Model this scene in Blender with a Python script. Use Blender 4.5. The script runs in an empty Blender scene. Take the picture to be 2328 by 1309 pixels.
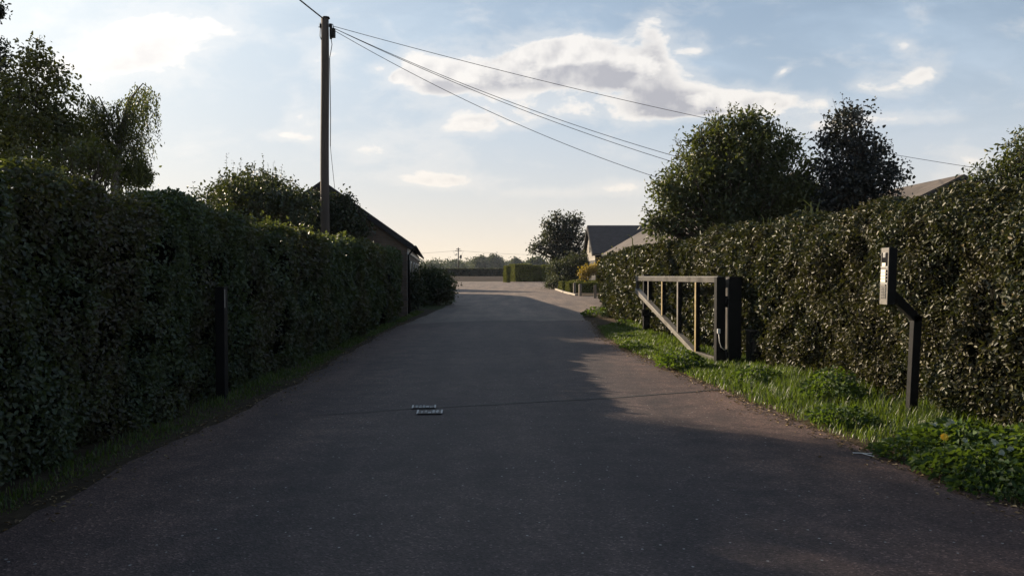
import bpy, bmesh, math, random
import numpy as np
from mathutils import Vector, Matrix

# ------------------------------------------------------------------ camera, world, sun, exposure
SC = bpy.context.scene
COL = SC.collection
F, CX, CY, HZ, EYE = 1800.0, 1164.0, 654.5, 612.0, 1.55      # photo pixels, metres
PITCH = math.atan((CY - HZ) / F)
cam_d = bpy.data.cameras.new('camera')
cam = bpy.data.objects.new('camera', cam_d); COL.objects.link(cam)
cam.location = (0, 0, EYE)
cam.rotation_euler = (math.pi / 2 - PITCH, 0, 0)
cam_d.sensor_width = 36.0
cam_d.lens = F / 2328.0 * 36.0
cam_d.clip_start = 0.05
cam_d.clip_end = 6000.0
SC.camera = cam

SUN_AZ, SUN_EL = math.radians(54.0), math.radians(20.5)     # azimuth to the left of the view
SUN_DIR = Vector((-math.sin(SUN_AZ) * math.cos(SUN_EL), math.cos(SUN_AZ) * math.cos(SUN_EL), math.sin(SUN_EL)))
sun_d = bpy.data.lights.new('sun', 'SUN')
sun_d.energy = 5.0
sun_d.angle = math.radians(0.5)
sun_d.color = (1.0, 0.82, 0.60)
sun = bpy.data.objects.new('sun', sun_d); COL.objects.link(sun)
sun.location = (-30, 30, 30)
sun.rotation_euler = (-SUN_DIR).to_track_quat('-Z', 'Y').to_euler()

SC.view_settings.view_transform = 'Standard'
SC.view_settings.look = 'None'
SC.view_settings.exposure = 1.0
SC.view_settings.gamma = 1.0
SC.cycles.max_bounces = 8
SC.cycles.transparent_max_bounces = 8
SC.cycles.volume_bounces = 0
SC.cycles.sample_clamp_indirect = 4.0

world = bpy.data.worlds.new('World'); SC.world = world
world.use_nodes = True

def build_world():
    nt = world.node_tree; N = nt.nodes; L = nt.links
    N.clear()
    out = N.new('ShaderNodeOutputWorld')
    def setin(sock, v):
        if isinstance(v, bpy.types.NodeSocket): L.new(v, sock)
        else: sock.default_value = v
    def M(op, a, b=None, c=None, clamp=False):
        n = N.new('ShaderNodeMath'); n.operation = op; n.use_clamp = clamp
        setin(n.inputs[0], a)
        if b is not None: setin(n.inputs[1], b)
        if c is not None: setin(n.inputs[2], c)
        return n.outputs[0]
    def VM(op, a, b=None, out_i=0):
        n = N.new('ShaderNodeVectorMath'); n.operation = op
        setin(n.inputs[0], a)
        if b is not None: setin(n.inputs[1], b)
        return n.outputs[out_i]
    def sstep(v, a, b):
        n = N.new('ShaderNodeMapRange'); n.interpolation_type = 'SMOOTHSTEP'
        setin(n.inputs[0], v); n.inputs[1].default_value = a; n.inputs[2].default_value = b
        return n.outputs[0]
    def mixc(f, a, b, mode='MIX'):
        n = N.new('ShaderNodeMix'); n.data_type = 'RGBA'; n.blend_type = mode
        setin(n.inputs[0], f); setin(n.inputs[6], a); setin(n.inputs[7], b)
        return n.outputs[2]
    tc = N.new('ShaderNodeTexCoord')
    d = VM('NORMALIZE', tc.outputs['Generated'])
    sep = N.new('ShaderNodeSeparateXYZ'); L.new(d, sep.inputs[0])
    dx, dy, dz = sep.outputs
    # tangent-plane coordinates of the sky direction (a cloud deck ahead of the viewer)
    yy = M('MAXIMUM', dy, 0.12)
    u = M('DIVIDE', dx, yy); v = M('DIVIDE', dz, yy)
    front = sstep(dy, 0.1, 0.35)
    cmb = N.new('ShaderNodeCombineXYZ'); L.new(u, cmb.inputs[0]); L.new(v, cmb.inputs[1])
    p0 = cmb.outputs[0]
    # clouds: centre px,py, half sizes, tilt deg, weight
    CL = [(1165, 165, 215, 60, -8, 1.32), (1420, 180, 170, 52, 6, 1.1), (1300, 110, 110, 30, -10, .55), (1200, 264, 160, 28, -4, .72), (960, 165, 70, 50, 35, .7),
          (1478, 90, 55, 75, 8, .72), (1510, 252, 110, 32, -5, .92), (1640, 238, 120, 28, -3, .98), (1765, 238, 62, 22, -12, .85),
          (350, 105, 210, 85, -12, .95), (170, 150, 160, 28, 0, .7), (695, 275, 50, 50, 0, .66), (655, 312, 70, 14, 4, .66),
          (860, 160, 24, 12, 0, .7), (905, 178, 28, 14, -20, .8), (1000, 345, 80, 60, 10, .5),
          (1000, 412, 150, 18, 2, .80), (1240, 440, 80, 13, 0, .66), (1430, 428, 90, 18, -4, .70), (1075, 290, 45, 18, 0, .58),
          (1850, 295, 85, 28, -6, .82), (1860, 240, 40, 20, -10, .75), (2050, 272, 110, 17, 0, .82), (2090, 172, 80, 24, -28, .74), (1975, 200, 60, 22, 0, .74),
          (2045, 105, 45, 18, 12, .68), (1775, 168, 24, 9, -35, .72), (1575, 120, 36, 11, 0, .66), (2195, 375, 60, 60, 0, .56), (820, 345, 70, 40, 0, .58), (745, 140, 60, 45, 0, .58)]
    def density(p, fine=True):
        nz = N.new('ShaderNodeTexNoise'); nz.noise_dimensions = '3D'
        mp = N.new('ShaderNodeMapping'); L.new(p, mp.inputs[0]); mp.inputs['Scale'].default_value = (.85, 1.65, 1)
        L.new(mp.outputs[0], nz.inputs['Vector'])
        nz.inputs['Scale'].default_value = 13.0; nz.inputs['Detail'].default_value = 10.0; nz.inputs['Roughness'].default_value = .62
        nz.inputs['Distortion'].default_value = .25
        tot = None
        for (px, py, a, b, ang, w) in CL:
            m = N.new('ShaderNodeMapping'); m.vector_type = 'TEXTURE'
            L.new(p, m.inputs[0])
            m.inputs['Location'].default_value = ((px - CX) / F, (HZ - py) / F, 0)
            m.inputs['Rotation'].default_value = (0, 0, math.radians(-ang))
            m.inputs['Scale'].default_value = (a / F, b / F, 1)
            r2 = VM('DOT_PRODUCT', m.outputs[0], m.outputs[0], 1)
            e = M('EXPONENT', M('MULTIPLY', r2, -.9))
            tot = M('MULTIPLY', e, w) if tot is None else M('MULTIPLY_ADD', e, w, tot)
        tot = M('MINIMUM', tot, 1.25)
        nn = M('MULTIPLY_ADD', nz.outputs[0], 2.2, -1.1)
        return M('ADD', tot, nn), tot
    def billow(p):
        nz = N.new('ShaderNodeTexNoise'); L.new(p, nz.inputs['Vector']); nz.inputs['Scale'].default_value = 24.0; nz.inputs['Detail'].default_value = 5.0
        return nz.outputs[0]
    d0, m0 = density(p0)
    d1, _m1 = density(VM('ADD', p0, (-.022, .030, 0)))
    sm = M('SUBTRACT', billow(p0), billow(VM('ADD', p0, (-.008, .012, 0))))
    cover = M('MULTIPLY', sstep(d0, .44, .86), front)
    soft = M('MULTIPLY', sstep(d0, .02, .60), .34)
    cover = M('MAXIMUM', cover, M('MULTIPLY', soft, front))
    thick = M('MULTIPLY', sstep(d0, .58, 1.0), sstep(m0, .62, 1.15))

    lit = M('MULTIPLY_ADD', sstep(M('SUBTRACT', d0, d1), .08, .70), .75, M('MULTIPLY_ADD', sm, 2.2, .10), clamp=True)
    cn = N.new('ShaderNodeTexNoise'); cm = N.new('ShaderNodeMapping'); L.new(p0, cm.inputs[0]); cm.inputs['Scale'].default_value = (2.2, 6.5, 1); cm.inputs['Rotation'].default_value = (0, 0, .12)
    L.new(cm.outputs[0], cn.inputs['Vector']); cn.inputs['Scale'].default_value = 1.6; cn.inputs['Detail'].default_value = 6.0; cn.inputs['Roughness'].default_value = .6; cn.inputs['Distortion'].default_value = .5
    cirrus = M('MULTIPLY', sstep(cn.outputs[0], .42, .75), M('MULTIPLY', front, .30))
    # the physical sky
    sky = N.new('ShaderNodeTexSky'); sky.sky_type = 'NISHITA'; sky.sun_disc = False
    sky.sun_elevation = SUN_EL; sky.sun_rotation = -SUN_AZ
    sky.altitude = 0; sky.air_density = 1.0; sky.dust_density = SKY_DUST; sky.ozone_density = 1.5
    skc = mixc(1.0, sky.outputs[0], SKY_TINT, 'MULTIPLY')
    sk = VM('SCALE', skc); sk.node.inputs['Scale'].default_value = SKY_STR
    # thin veil of high cloud / moisture, white round the sun and cream near the horizon
    sd = VM('DOT_PRODUCT', d, tuple(SUN_DIR), 1)
    sdp = M('MAXIMUM', sd, 0.0)
    glow = M('ADD', M('POWER', sdp, 6.0), M('MULTIPLY', M('POWER', sdp, 2.0), .25))
    mid = M('EXPONENT', M('MULTIPLY', M('MAXIMUM', dz, 0.0), -2.6))
    low = M('EXPONENT', M('MULTIPLY', M('MAXIMUM', dz, 0.0), -8.5))
    veil = mixc(low, mixc(glow, (.50, .67, .87, 1), (.90, .97, 1.0, 1)), (1.08, .90, .68, 1))
    vf = M('ADD', M('MULTIPLY', glow, .80), M('MULTIPLY_ADD', low, .80, M('MULTIPLY_ADD', mid, 1.02, cirrus)), clamp=True)
    vfac = M('MULTIPLY', vf, .94)
    vv = VM('SCALE', veil); L.new(M('MULTIPLY_ADD', glow, .22, M('MULTIPLY_ADD', low, .12, .88)), vv.node.inputs['Scale'])
    base = mixc(vfac, sk, vv)
    cl_lit = mixc(low, (.96, .93, .90, 1), (.95, .84, .70, 1))
    cl_dark = mixc(low, (.44, .445, .50, 1), (.64, .60, .56, 1))
    shade = M('MULTIPLY', thick, M('SUBTRACT', 1.0, lit))
    cc = mixc(M('MULTIPLY', shade, M('MULTIPLY_ADD', glow, -1.15, 1.05), clamp=True), cl_lit, cl_dark)
    cs = VM('SCALE', cc); L.new(M('MULTIPLY_ADD', glow, .32, 1.0), cs.node.inputs['Scale'])
    col = mixc(M('MULTIPLY', cover, .92), base, cs)
    bg = N.new('ShaderNodeBackground'); L.new(col, bg.inputs[0]); bg.inputs[1].default_value = 0.5
    L.new(bg.outputs[0], out.inputs[0])

SKY_DUST, SKY_TINT, SKY_STR = 1.0, (1.0, 1.0, 1.0, 1), 0.10
build_world()

# ------------------------------------------------------------------ helpers
def PX(px, py, Y):
    """photo pixel seen at distance Y -> point in metres"""
    a = (px - CX) / F; b = (CY - py) / F
    y = math.cos(PITCH) + b * math.sin(PITCH); z = -math.sin(PITCH) + b * math.cos(PITCH)
    return Vector((a / y * Y, Y, EYE + z / y * Y))
def GY(py):
    return PX(CX, py, 1.0).z and EYE / (EYE - PX(CX, py, 1.0).z)
def GP(px, py):
    return PX(px, py, GY(py))

def tag(o, label=None, cat=None, group=None, kind=None):
    if label: o['label'] = label
    if cat: o['category'] = cat
    if group: o['group'] = group
    if kind: o['kind'] = kind
    return o
def thing(name, loc, label, cat, group=None, rz=0):
    o = bpy.data.objects.new(name, None); COL.objects.link(o)
    o.location = loc; o.rotation_euler = (0, 0, rz); o.empty_display_size = .2
    return tag(o, label, cat, group)
def link(name, me, mats, parent=None, loc=None):
    o = bpy.data.objects.new(name, me); COL.objects.link(o)
    for m in (mats if isinstance(mats, (list, tuple)) else [mats]): me.materials.append(m)
    if parent is not None:
        o.parent = parent
        if loc is None:                     # geometry was given in world metres
            R = Matrix.Rotation(-parent.rotation_euler.z, 4, 'Z')
            me.transform(R @ Matrix.Translation(-Vector(parent.location)))
        else: o.location = loc
    elif loc is not None: o.location = loc
    return o

class MB:
    def __init__(s): s.bm = bmesh.new()
    def box(s, c, size, rot=None, bev=0.0, mat=0):
        t = bmesh.new(); bmesh.ops.create_cube(t, size=1.0)
        bmesh.ops.scale(t, vec=size, verts=t.verts)
        if bev: bmesh.ops.bevel(t, geom=t.edges[:], offset=bev, segments=2, affect='EDGES', profile=.5)
        if rot is not None: bmesh.ops.transform(t, matrix=rot.to_4x4(), verts=t.verts)
        bmesh.ops.translate(t, vec=Vector(c), verts=t.verts)
        for f in t.faces: f.material_index = mat
        me = bpy.data.meshes.new('tmp'); t.to_mesh(me); t.free(); s.bm.from_mesh(me); bpy.data.meshes.remove(me)
        return s
    def beam(s, a, b, w, h, up=(0, 0, 1), bev=.004):
        a, b = Vector(a), Vector(b); d = (b - a); ln = d.length; y = d.normalized()
        x = y.cross(Vector(up)).normalized(); z = x.cross(y)
        R = Matrix((x, y, z)).transposed()
        return s.box((a + b) / 2, (w, ln, h), R, bev)
    def tube(s, pts, rad, seg=8, cap=True):
        pts = [Vector(p) for p in pts]; n = len(pts)
        rad = rad if isinstance(rad, (list, tuple)) else [rad] * n
        rings = []
        ref = Vector((0.31, 0.17, 0.93)).normalized()
        for i in range(n):
            d = (pts[min(i + 1, n - 1)] - pts[max(i - 1, 0)]).normalized()
            x = d.cross(ref)
            if x.length < .15: x = d.cross(Vector((1, 0, 0)))
            x.normalize(); y = d.cross(x)
            rings.append([s.bm.verts.new(pts[i] + (x * math.cos(k * 2 * math.pi / seg) + y * math.sin(k * 2 * math.pi / seg)) * rad[i]) for k in range(seg)])
        for i in range(n - 1):
            for k in range(seg):
                f = s.bm.faces.new((rings[i][k], rings[i][(k + 1) % seg], rings[i + 1][(k + 1) % seg], rings[i + 1][k])); f.smooth = True
        if cap:
            s.bm.faces.new(rings[0][::-1]); s.bm.faces.new(rings[-1])
        return s
    def poly(s, pts):
        s.bm.faces.new([s.bm.verts.new(Vector(p)) for p in pts]); return s
    def prism(s, pts, off):
        """closed solid: polygon pts swept by vector off"""
        off = Vector(off); a = [s.bm.verts.new(Vector(p)) for p in pts]; b = [s.bm.verts.new(Vector(p) + off) for p in pts]
        s.bm.faces.new(a[::-1]); s.bm.faces.new(b)
        n = len(a)
        for i in range(n): s.bm.faces.new((a[i], a[(i + 1) % n], b[(i + 1) % n], b[i]))
        return s
    def done(s, name, mat, parent=None, loc=None):
        bmesh.ops.recalc_face_normals(s.bm, faces=s.bm.faces[:])
        me = bpy.data.meshes.new(name); s.bm.to_mesh(me); s.bm.free()
        return link(name, me, mat, parent, loc)

def np_mesh(name, V, Fq, k=4):
    """V (n,3), Fq (m,k)"""
    me = bpy.data.meshes.new(name)
    me.vertices.add(len(V)); me.vertices.foreach_set('co', np.ascontiguousarray(V, dtype=np.float32).ravel())
    m = len(Fq)
    me.loops.add(m * k); me.loops.foreach_set('vertex_index', np.ascontiguousarray(Fq, dtype=np.int32).ravel())
    me.polygons.add(m); me.polygons.foreach_set('loop_start', np.arange(0, m * k, k, dtype=np.int32))
    me.update(calc_edges=True)
    return me

def vnoise(p, seed=0):
    """value noise in 3-D, 0..1"""
    p = np.asarray(p, dtype=np.float64) + seed * 17.31
    i = np.floor(p).astype(np.int64); f = p - i; f = f * f * (3 - 2 * f)
    def h(ix, iy, iz):
        n = (ix * 374761393 + iy * 668265263 + iz * 2147483647 + seed * 974711) & 0x7fffffff
        n = ((n ^ (n >> 13)) * 1274126177) & 0x7fffffff
        return ((n ^ (n >> 16)) & 0xffff) / 65535.0
    r = 0
    for a in (0, 1):
        for b in (0, 1):
            for c in (0, 1):
                w = (f[:, 0] if a else 1 - f[:, 0]) * (f[:, 1] if b else 1 - f[:, 1]) * (f[:, 2] if c else 1 - f[:, 2])
                r = r + w * h(i[:, 0] + a, i[:, 1] + b, i[:, 2] + c)
    return r
def unit(v): return v / np.maximum(np.linalg.norm(v, axis=1, keepdims=True), 1e-9)

def leaf_geo(P, D, Nn, Ln, Wd, fold=.28, droop=.12):
    """folded six-point leaves: base P, direction D, face normal Nn"""
    n = len(P); D = unit(D); S = unit(np.cross(D, Nn)); Nn = np.cross(S, D)
    Ln = np.broadcast_to(np.asarray(Ln, float).reshape(-1, 1), (n, 1)); Wd = np.broadcast_to(np.asarray(Wd, float).reshape(-1, 1), (n, 1))
    V = np.empty((n, 6, 3))
    V[:, 0] = P
    V[:, 1] = P + D * Ln * .32 + S * Wd * .5 + Nn * Wd * fold
    V[:, 2] = P + D * Ln * .70 + S * Wd * .38 + Nn * (Wd * fold * .7 - Ln * droop * .5)
    V[:, 3] = P + D * Ln - Nn * Ln * droop
    V[:, 4] = P + D * Ln * .70 - S * Wd * .38 + Nn * (Wd * fold * .7 - Ln * droop * .5)
    V[:, 5] = P + D * Ln * .32 - S * Wd * .5 + Nn * Wd * fold
    b = (np.arange(n) * 6)[:, None]
    Fq = np.concatenate([b + np.array([0, 1, 2, 3]), b + np.array([0, 3, 4, 5])], 0)
    return V.reshape(-1, 3), Fq
def leaves(name, P, D, Nn, Ln, Wd, mat, parent=None, fold=.28):
    V, Fq = leaf_geo(P, D, Nn, Ln, Wd, fold)
    return link(name, np_mesh(name, V, Fq), mat, parent)

# ------------------------------------------------------------------ materials
def newmat(name):
    m = bpy.data.materials.new(name); m.use_nodes = True
    nt = m.node_tree; nt.nodes.clear()
    o = nt.nodes.new('ShaderNodeOutputMaterial')
    return m, nt, nt.nodes, nt.links, o
def ramp(N, stops):
    r = N.new('ShaderNodeValToRGB'); e = r.color_ramp.elements
    while len(e) > 1: e.remove(e[-1])
    e[0].position = stops[0][0]; e[0].color = (*stops[0][1], 1)
    for p, c in stops[1:]:
        k = e.new(p); k.color = (*c, 1)
    return r
def noise(N, L, coord, scale, detail=4, rough=.55):
    n = N.new('ShaderNodeTexNoise'); L.new(coord, n.inputs['Vector'])
    n.inputs['Scale'].default_value = scale; n.inputs['Detail'].default_value = detail; n.inputs['Roughness'].default_value = rough
    return n.outputs[0]
def bump(N, L, h, strength, dist, prev=None):
    b = N.new('ShaderNodeBump'); L.new(h, b.inputs['Height']); b.inputs['Strength'].default_value = strength; b.inputs['Distance'].default_value = dist
    if prev is not None: L.new(prev, b.inputs['Normal'])
    return b.outputs[0]
def mixrgb(N, L, f, a, b, mode='MIX'):
    n = N.new('ShaderNodeMix'); n.data_type = 'RGBA'; n.blend_type = mode
    for s, v in ((n.inputs[0], f), (n.inputs[6], a), (n.inputs[7], b)):
        if isinstance(v, bpy.types.NodeSocket): L.new(v, s)
        else: s.default_value = v if not isinstance(v, tuple) or len(v) == 4 else (*v, 1)
    return n.outputs[2]

def leaf_mat(name, stops, alt=None, rough=.45, trans=.25, spec=.5, patch=.6, tcol=(.20, .24, .03)):
    m, nt, N, L, out = newmat(name)
    geo = N.new('ShaderNodeNewGeometry'); tc = N.new('ShaderNodeTexCoord')
    r = ramp(N, stops); L.new(geo.outputs['Random Per Island'], r.inputs[0])
    col = r.outputs[0]
    if alt:
        r2 = ramp(N, alt); L.new(geo.outputs['Random Per Island'], r2.inputs[0])
        nz = noise(N, L, tc.outputs['Object'], patch, 4, .6)
        mr = N.new('ShaderNodeMapRange'); mr.interpolation_type = 'SMOOTHSTEP'; L.new(nz, mr.inputs[0]); mr.inputs[1].default_value = .44; mr.inputs[2].default_value = .60
        col = mixrgb(N, L, mr.outputs[0], col, r2.outputs[0])
    b = N.new('ShaderNodeBsdfPrincipled'); L.new(col, b.inputs['Base Color'])
    b.inputs['Roughness'].default_value = rough; b.inputs['Specular IOR Level'].default_value = spec
    t = N.new('ShaderNodeBsdfTranslucent'); L.new(mixrgb(N, L, 1.0, mixrgb(N, L, .5, col, tcol), (1.25, 1.25, .8), 'MULTIPLY'), t.inputs[0])
    mx = N.new('ShaderNodeMixShader'); mx.inputs[0].default_value = trans
    L.new(b.outputs[0], mx.inputs[1]); L.new(t.outputs[0], mx.inputs[2]); L.new(mx.outputs[0], out.inputs[0])
    return m
def plain_mat(name, c1, c2, scale=6.0, rough=.6, metal=0.0, bmp=.0, bscale=40.0, spec=.5, stretch=None, detail=5):
    m, nt, N, L, out = newmat(name)
    tc = N.new('ShaderNodeTexCoord'); co = tc.outputs['Object']
    if stretch:
        mp = N.new('ShaderNodeMapping'); L.new(co, mp.inputs[0]); mp.inputs['Scale'].default_value = stretch; co = mp.outputs[0]
    nz = noise(N, L, co, scale, detail, .6)
    r = ramp(N, [(.3, c1), (.7, c2)]); L.new(nz, r.inputs[0])
    b = N.new('ShaderNodeBsdfPrincipled'); L.new(r.outputs[0], b.inputs['Base Color'])
    rr = N.new('ShaderNodeMapRange'); L.new(nz, rr.inputs[0]); rr.inputs[3].default_value = max(0, rough - .1); rr.inputs[4].default_value = min(1, rough + .1); L.new(rr.outputs[0], b.inputs['Roughness'])
    b.inputs['Metallic'].default_value = metal; b.inputs['Specular IOR Level'].default_value = spec
    if bmp: L.new(bump(N, L, noise(N, L, co, bscale, 6, .65), bmp, .01), b.inputs['Normal'])
    L.new(b.outputs[0], out.inputs[0])
    return m
def asphalt_mat(name, dark, light, speck, warm, scale=1.0):
    m, nt, N, L, out = newmat(name)
    tc = N.new('ShaderNodeTexCoord'); co = tc.outputs['Object']
    big = noise(N, L, co, .35, 5, .6); mid = noise(N, L, co, 3.0, 5, .65); fine = noise(N, L, co, 95.0, 3, .6)
    r = ramp(N, [(.32, dark), (.68, light)]); L.new(big, r.inputs[0])
    mp = N.new('ShaderNodeMapping'); L.new(co, mp.inputs[0]); mp.inputs['Scale'].default_value = (1.4, .16, 1)      # faint wheel tracks along the road
    tr = noise(N, L, mp.outputs[0], 1.2, 3, .5)
    rt = ramp(N, [(.35, (.76, .76, .79)), (.65, (1.24, 1.21, 1.18))]); L.new(tr, rt.inputs[0])
    col = mixrgb(N, L, 1.0, r.outputs[0], rt.outputs[0], 'MULTIPLY')
    rm = ramp(N, [(.3, (.70, .70, .72)), (.7, (1.32, 1.29, 1.26))]); L.new(mid, rm.inputs[0])
    col = mixrgb(N, L, 1.0, col, rm.outputs[0], 'MULTIPLY')
    vo = N.new('ShaderNodeTexVoronoi'); L.new(co, vo.inputs['Vector']); vo.inputs['Scale'].default_value = 85.0
    vr = N.new('ShaderNodeSeparateColor'); L.new(vo.outputs['Color'], vr.inputs[0])
    rs = ramp(N, [(.0, (.55, .55, .57)), (.5, (1, 1, 1)), (.93, (1.5, 1.48, 1.45)), (.975, (2.6, 2.6, 2.6))]); L.new(vr.outputs[0], rs.inputs[0])
    col = mixrgb(N, L, 1.0, col, rs.outputs[0], 'MULTIPLY')
    if warm:
        sx = N.new('ShaderNodeSeparateXYZ'); L.new(co, sx.inputs[0]); ab = N.new('ShaderNodeMath'); ab.operation = 'ABSOLUTE'; L.new(sx.outputs[0], ab.inputs[0])
        ad = N.new('ShaderNodeMath'); ad.operation = 'MULTIPLY_ADD'; L.new(mid, ad.inputs[0]); ad.inputs[1].default_value = 1.6; L.new(ab.outputs[0], ad.inputs[2])
        me_ = N.new('ShaderNodeMapRange'); me_.interpolation_type = 'SMOOTHSTEP'; L.new(ad.outputs[0], me_.inputs[0]); me_.inputs[1].default_value = 1.9; me_.inputs[2].default_value = 3.7; me_.inputs[4].default_value = .8
        col = mixrgb(N, L, me_.outputs[0], col, mixrgb(N, L, 1.0, col, warm, 'MULTIPLY'))
    # sparse pale chippings
    v2 = N.new('ShaderNodeTexVoronoi'); L.new(co, v2.inputs['Vector']); v2.inputs['Scale'].default_value = 9.0
    lt = N.new('ShaderNodeMath'); lt.operation = 'LESS_THAN'; L.new(v2.outputs['Distance'], lt.inputs[0]); lt.inputs[1].default_value = .07
    col = mixrgb(N, L, lt.outputs[0], col, speck)
    b = N.new('ShaderNodeBsdfPrincipled'); L.new(col, b.inputs['Base Color'])
    b.inputs['Roughness'].default_value = .75; b.inputs['Specular IOR Level'].default_value = .35
    n1 = bump(N, L, vo.outputs['Distance'], .55, .006)
    n2 = bump(N, L, fine, .35, .004, n1)
    n3 = bump(N, L, mid, .3, .02, n2)
    L.new(n3, b.inputs['Normal']); L.new(b.outputs[0], out.inputs[0])
    return m
def ground_mat(name, stops, scale, bs=8, bd=.05, st=.5):
    m, nt, N, L, out = newmat(name)
    tc = N.new('ShaderNodeTexCoord'); co = tc.outputs['Object']
    a = noise(N, L, co, scale, 8, .65); f = noise(N, L, co, bs, 6, .7)
    r = ramp(N, stops); L.new(a, r.inputs[0])
    rm = ramp(N, [(.3, (.6, .6, .6)), (.7, (1.35, 1.35, 1.35))]); L.new(f, rm.inputs[0])
    b = N.new('ShaderNodeBsdfPrincipled'); L.new(mixrgb(N, L, 1.0, r.outputs[0], rm.outputs[0], 'MULTIPLY'), b.inputs['Base Color'])
    b.inputs['Roughness'].default_value = .95; b.inputs['Specular IOR Level'].default_value = .1
    L.new(bump(N, L, f, st, bd), b.inputs['Normal']); L.new(b.outputs[0], out.inputs[0])
    return m
def course_mat(name, c1, c2, mortar, sx, sz, axis='xz', rough=.8, bmp=.5, offset=.5, mort=.012):
    """bricks, tiles or boards"""
    m, nt, N, L, out = newmat(name)
    tc = N.new('ShaderNodeTexCoord'); co = tc.outputs['Object']
    sp = N.new('ShaderNodeSeparateXYZ'); L.new(co, sp.inputs[0]); cb = N.new('ShaderNodeCombineXYZ')
    i = {'x': 0, 'y': 1, 'z': 2}
    L.new(sp.outputs[i[axis[0]]], cb.inputs[0]); L.new(sp.outputs[i[axis[1]]], cb.inputs[1])
    br = N.new('ShaderNodeTexBrick'); L.new(cb.outputs[0], br.inputs['Vector'])
    br.offset = offset
    br.inputs['Color1'].default_value = (*c1, 1); br.inputs['Color2'].default_value = (*c2, 1); br.inputs['Mortar'].default_value = (*mortar, 1)
    br.inputs['Scale'].default_value = 1.0; br.inputs['Brick Width'].default_value = sx; br.inputs['Row Height'].default_value = sz
    br.inputs['Mortar Size'].default_value = mort; br.inputs['Bias'].default_value = 0.0
    nz = noise(N, L, co, 2.5, 6, .65); rm = ramp(N, [(.3, (.65, .65, .66)), (.7, (1.3, 1.28, 1.25))]); L.new(nz, rm.inputs[0])
    b = N.new('ShaderNodeBsdfPrincipled'); L.new(mixrgb(N, L, 1.0, br.outputs[0], rm.outputs[0], 'MULTIPLY'), b.inputs['Base Color'])
    b.inputs['Roughness'].default_value = rough; b.inputs['Specular IOR Level'].default_value = .3
    inv = N.new('ShaderNodeMath'); inv.operation = 'SUBTRACT'; inv.inputs[0].default_value = 1.0; L.new(br.outputs['Fac'], inv.inputs[1])
    L.new(bump(N, L, inv.outputs[0], bmp, .02), b.inputs['Normal']); L.new(b.outputs[0], out.inputs[0])
    return m

G = lambda a, b, c: (a, b, c)
M_ = {}
M_['asphalt'] = asphalt_mat('asphalt', (.036, .0275, .029), (.061, .0455, .043), (.32, .31, .30), (2.0, 1.70, 1.44))
M_['yard'] = asphalt_mat('worn_asphalt', (.100, .079, .067), (.155, .122, .100), (.35, .32, .28), None)
M_['earth'] = ground_mat('earth', [(.3, (.045, .034, .022)), (.7, (.085, .062, .040))], .8, 14, .03, .7)
M_['land'] = ground_mat('meadow', [(.3, (.035, .050, .018)), (.7, (.075, .080, .034))], .12, 3, .08, .6)
M_['soil'] = ground_mat('ploughed_soil', [(.3, (.022, .015, .0115)), (.7, (.037, .025, .019))], .25, 1.6, .15, .8)
M_['hedge_l'] = leaf_mat('mixed_hedge_leaf', [(0, (.022, .033, .020)), (.5, (.044, .064, .034)), (1, (.072, .100, .046))],
                         [(0, (.038, .030, .021)), (.5, (.062, .051, .032)), (1, (.070, .080, .040))], rough=.5, trans=.22, patch=.75)
M_['hedge_r'] = leaf_mat('glossy_hedge_leaf', [(0, (.013, .020, .010)), (.55, (.028, .036, .016)), (.9, (.060, .060, .026)), (1, (.12, .088, .042))],
                         [(0, (.028, .022, .011)), (.5, (.044, .038, .016)), (1, (.078, .070, .026))], rough=.48, trans=.15, spec=.38, patch=1.1, tcol=(.10, .115, .03))
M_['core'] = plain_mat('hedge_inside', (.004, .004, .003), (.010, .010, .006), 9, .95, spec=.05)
M_['bark'] = plain_mat('bark', (.035, .026, .018), (.085, .066, .050), 12, .9, bmp=.6, bscale=30, stretch=(1, 1, .2))
M_['birch'] = plain_mat('birch_bark', (.10, .085, .07), (.32, .29, .26), 8, .85, bmp=.4, stretch=(.4, .4, 2))
M_['elder'] = leaf_mat('elder_leaf', [(0, (.016, .025, .012)), (.6, (.030, .043, .018)), (1, (.075, .082, .028))],
                       [(0, (.030, .038, .014)), (1, (.10, .105, .030))], rough=.5, trans=.22, patch=.8)
M_['plum'] = leaf_mat('dark_tree_leaf', [(0, (.011, .014, .016)), (.6, (.019, .023, .023)), (1, (.038, .040, .030))], rough=.5, trans=.12, tcol=(.06, .07, .03))
M_['olive'] = leaf_mat('olive_tree_leaf', [(0, (.030, .034, .014)), (.6, (.060, .060, .022)), (1, (.10, .092, .030))], [(0, (.040, .036, .014)), (1, (.15, .125, .030))], rough=.5, trans=.3, patch=.5)
M_['willow'] = leaf_mat('weeping_leaf', [(0, (.030, .034, .016)), (1, (.080, .080, .030))], rough=.5, trans=.35)
M_['gold'] = leaf_mat('yellow_leaf', [(0, (.16, .115, .018)), (1, (.36, .25, .04))], rough=.5, trans=.35, tcol=(.4, .3, .04))
M_['shrub'] = leaf_mat('grey_shrub_leaf', [(0, (.030, .038, .024)), (.7, (.060, .068, .038)), (1, (.13, .14, .09))], rough=.6, trans=.1, spec=.3)
M_['fir'] = leaf_mat('dark_evergreen_leaf', [(0, (.009, .012, .010)), (1, (.026, .030, .018))], rough=.55, trans=.12)
M_['box'] = leaf_mat('clipped_leaf', [(0, (.080, .094, .022)), (1, (.23, .225, .052))], rough=.6, trans=.12, spec=.2)
M_['ivy'] = leaf_mat('ivy_leaf', [(0, (.011, .017, .010)), (1, (.030, .042, .017))], rough=.5, trans=.12)
M_['far'] = leaf_mat('far_wood_leaf', [(0, (.020, .034, .022)), (1, (.040, .056, .034))], rough=.8, trans=.15)
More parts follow.
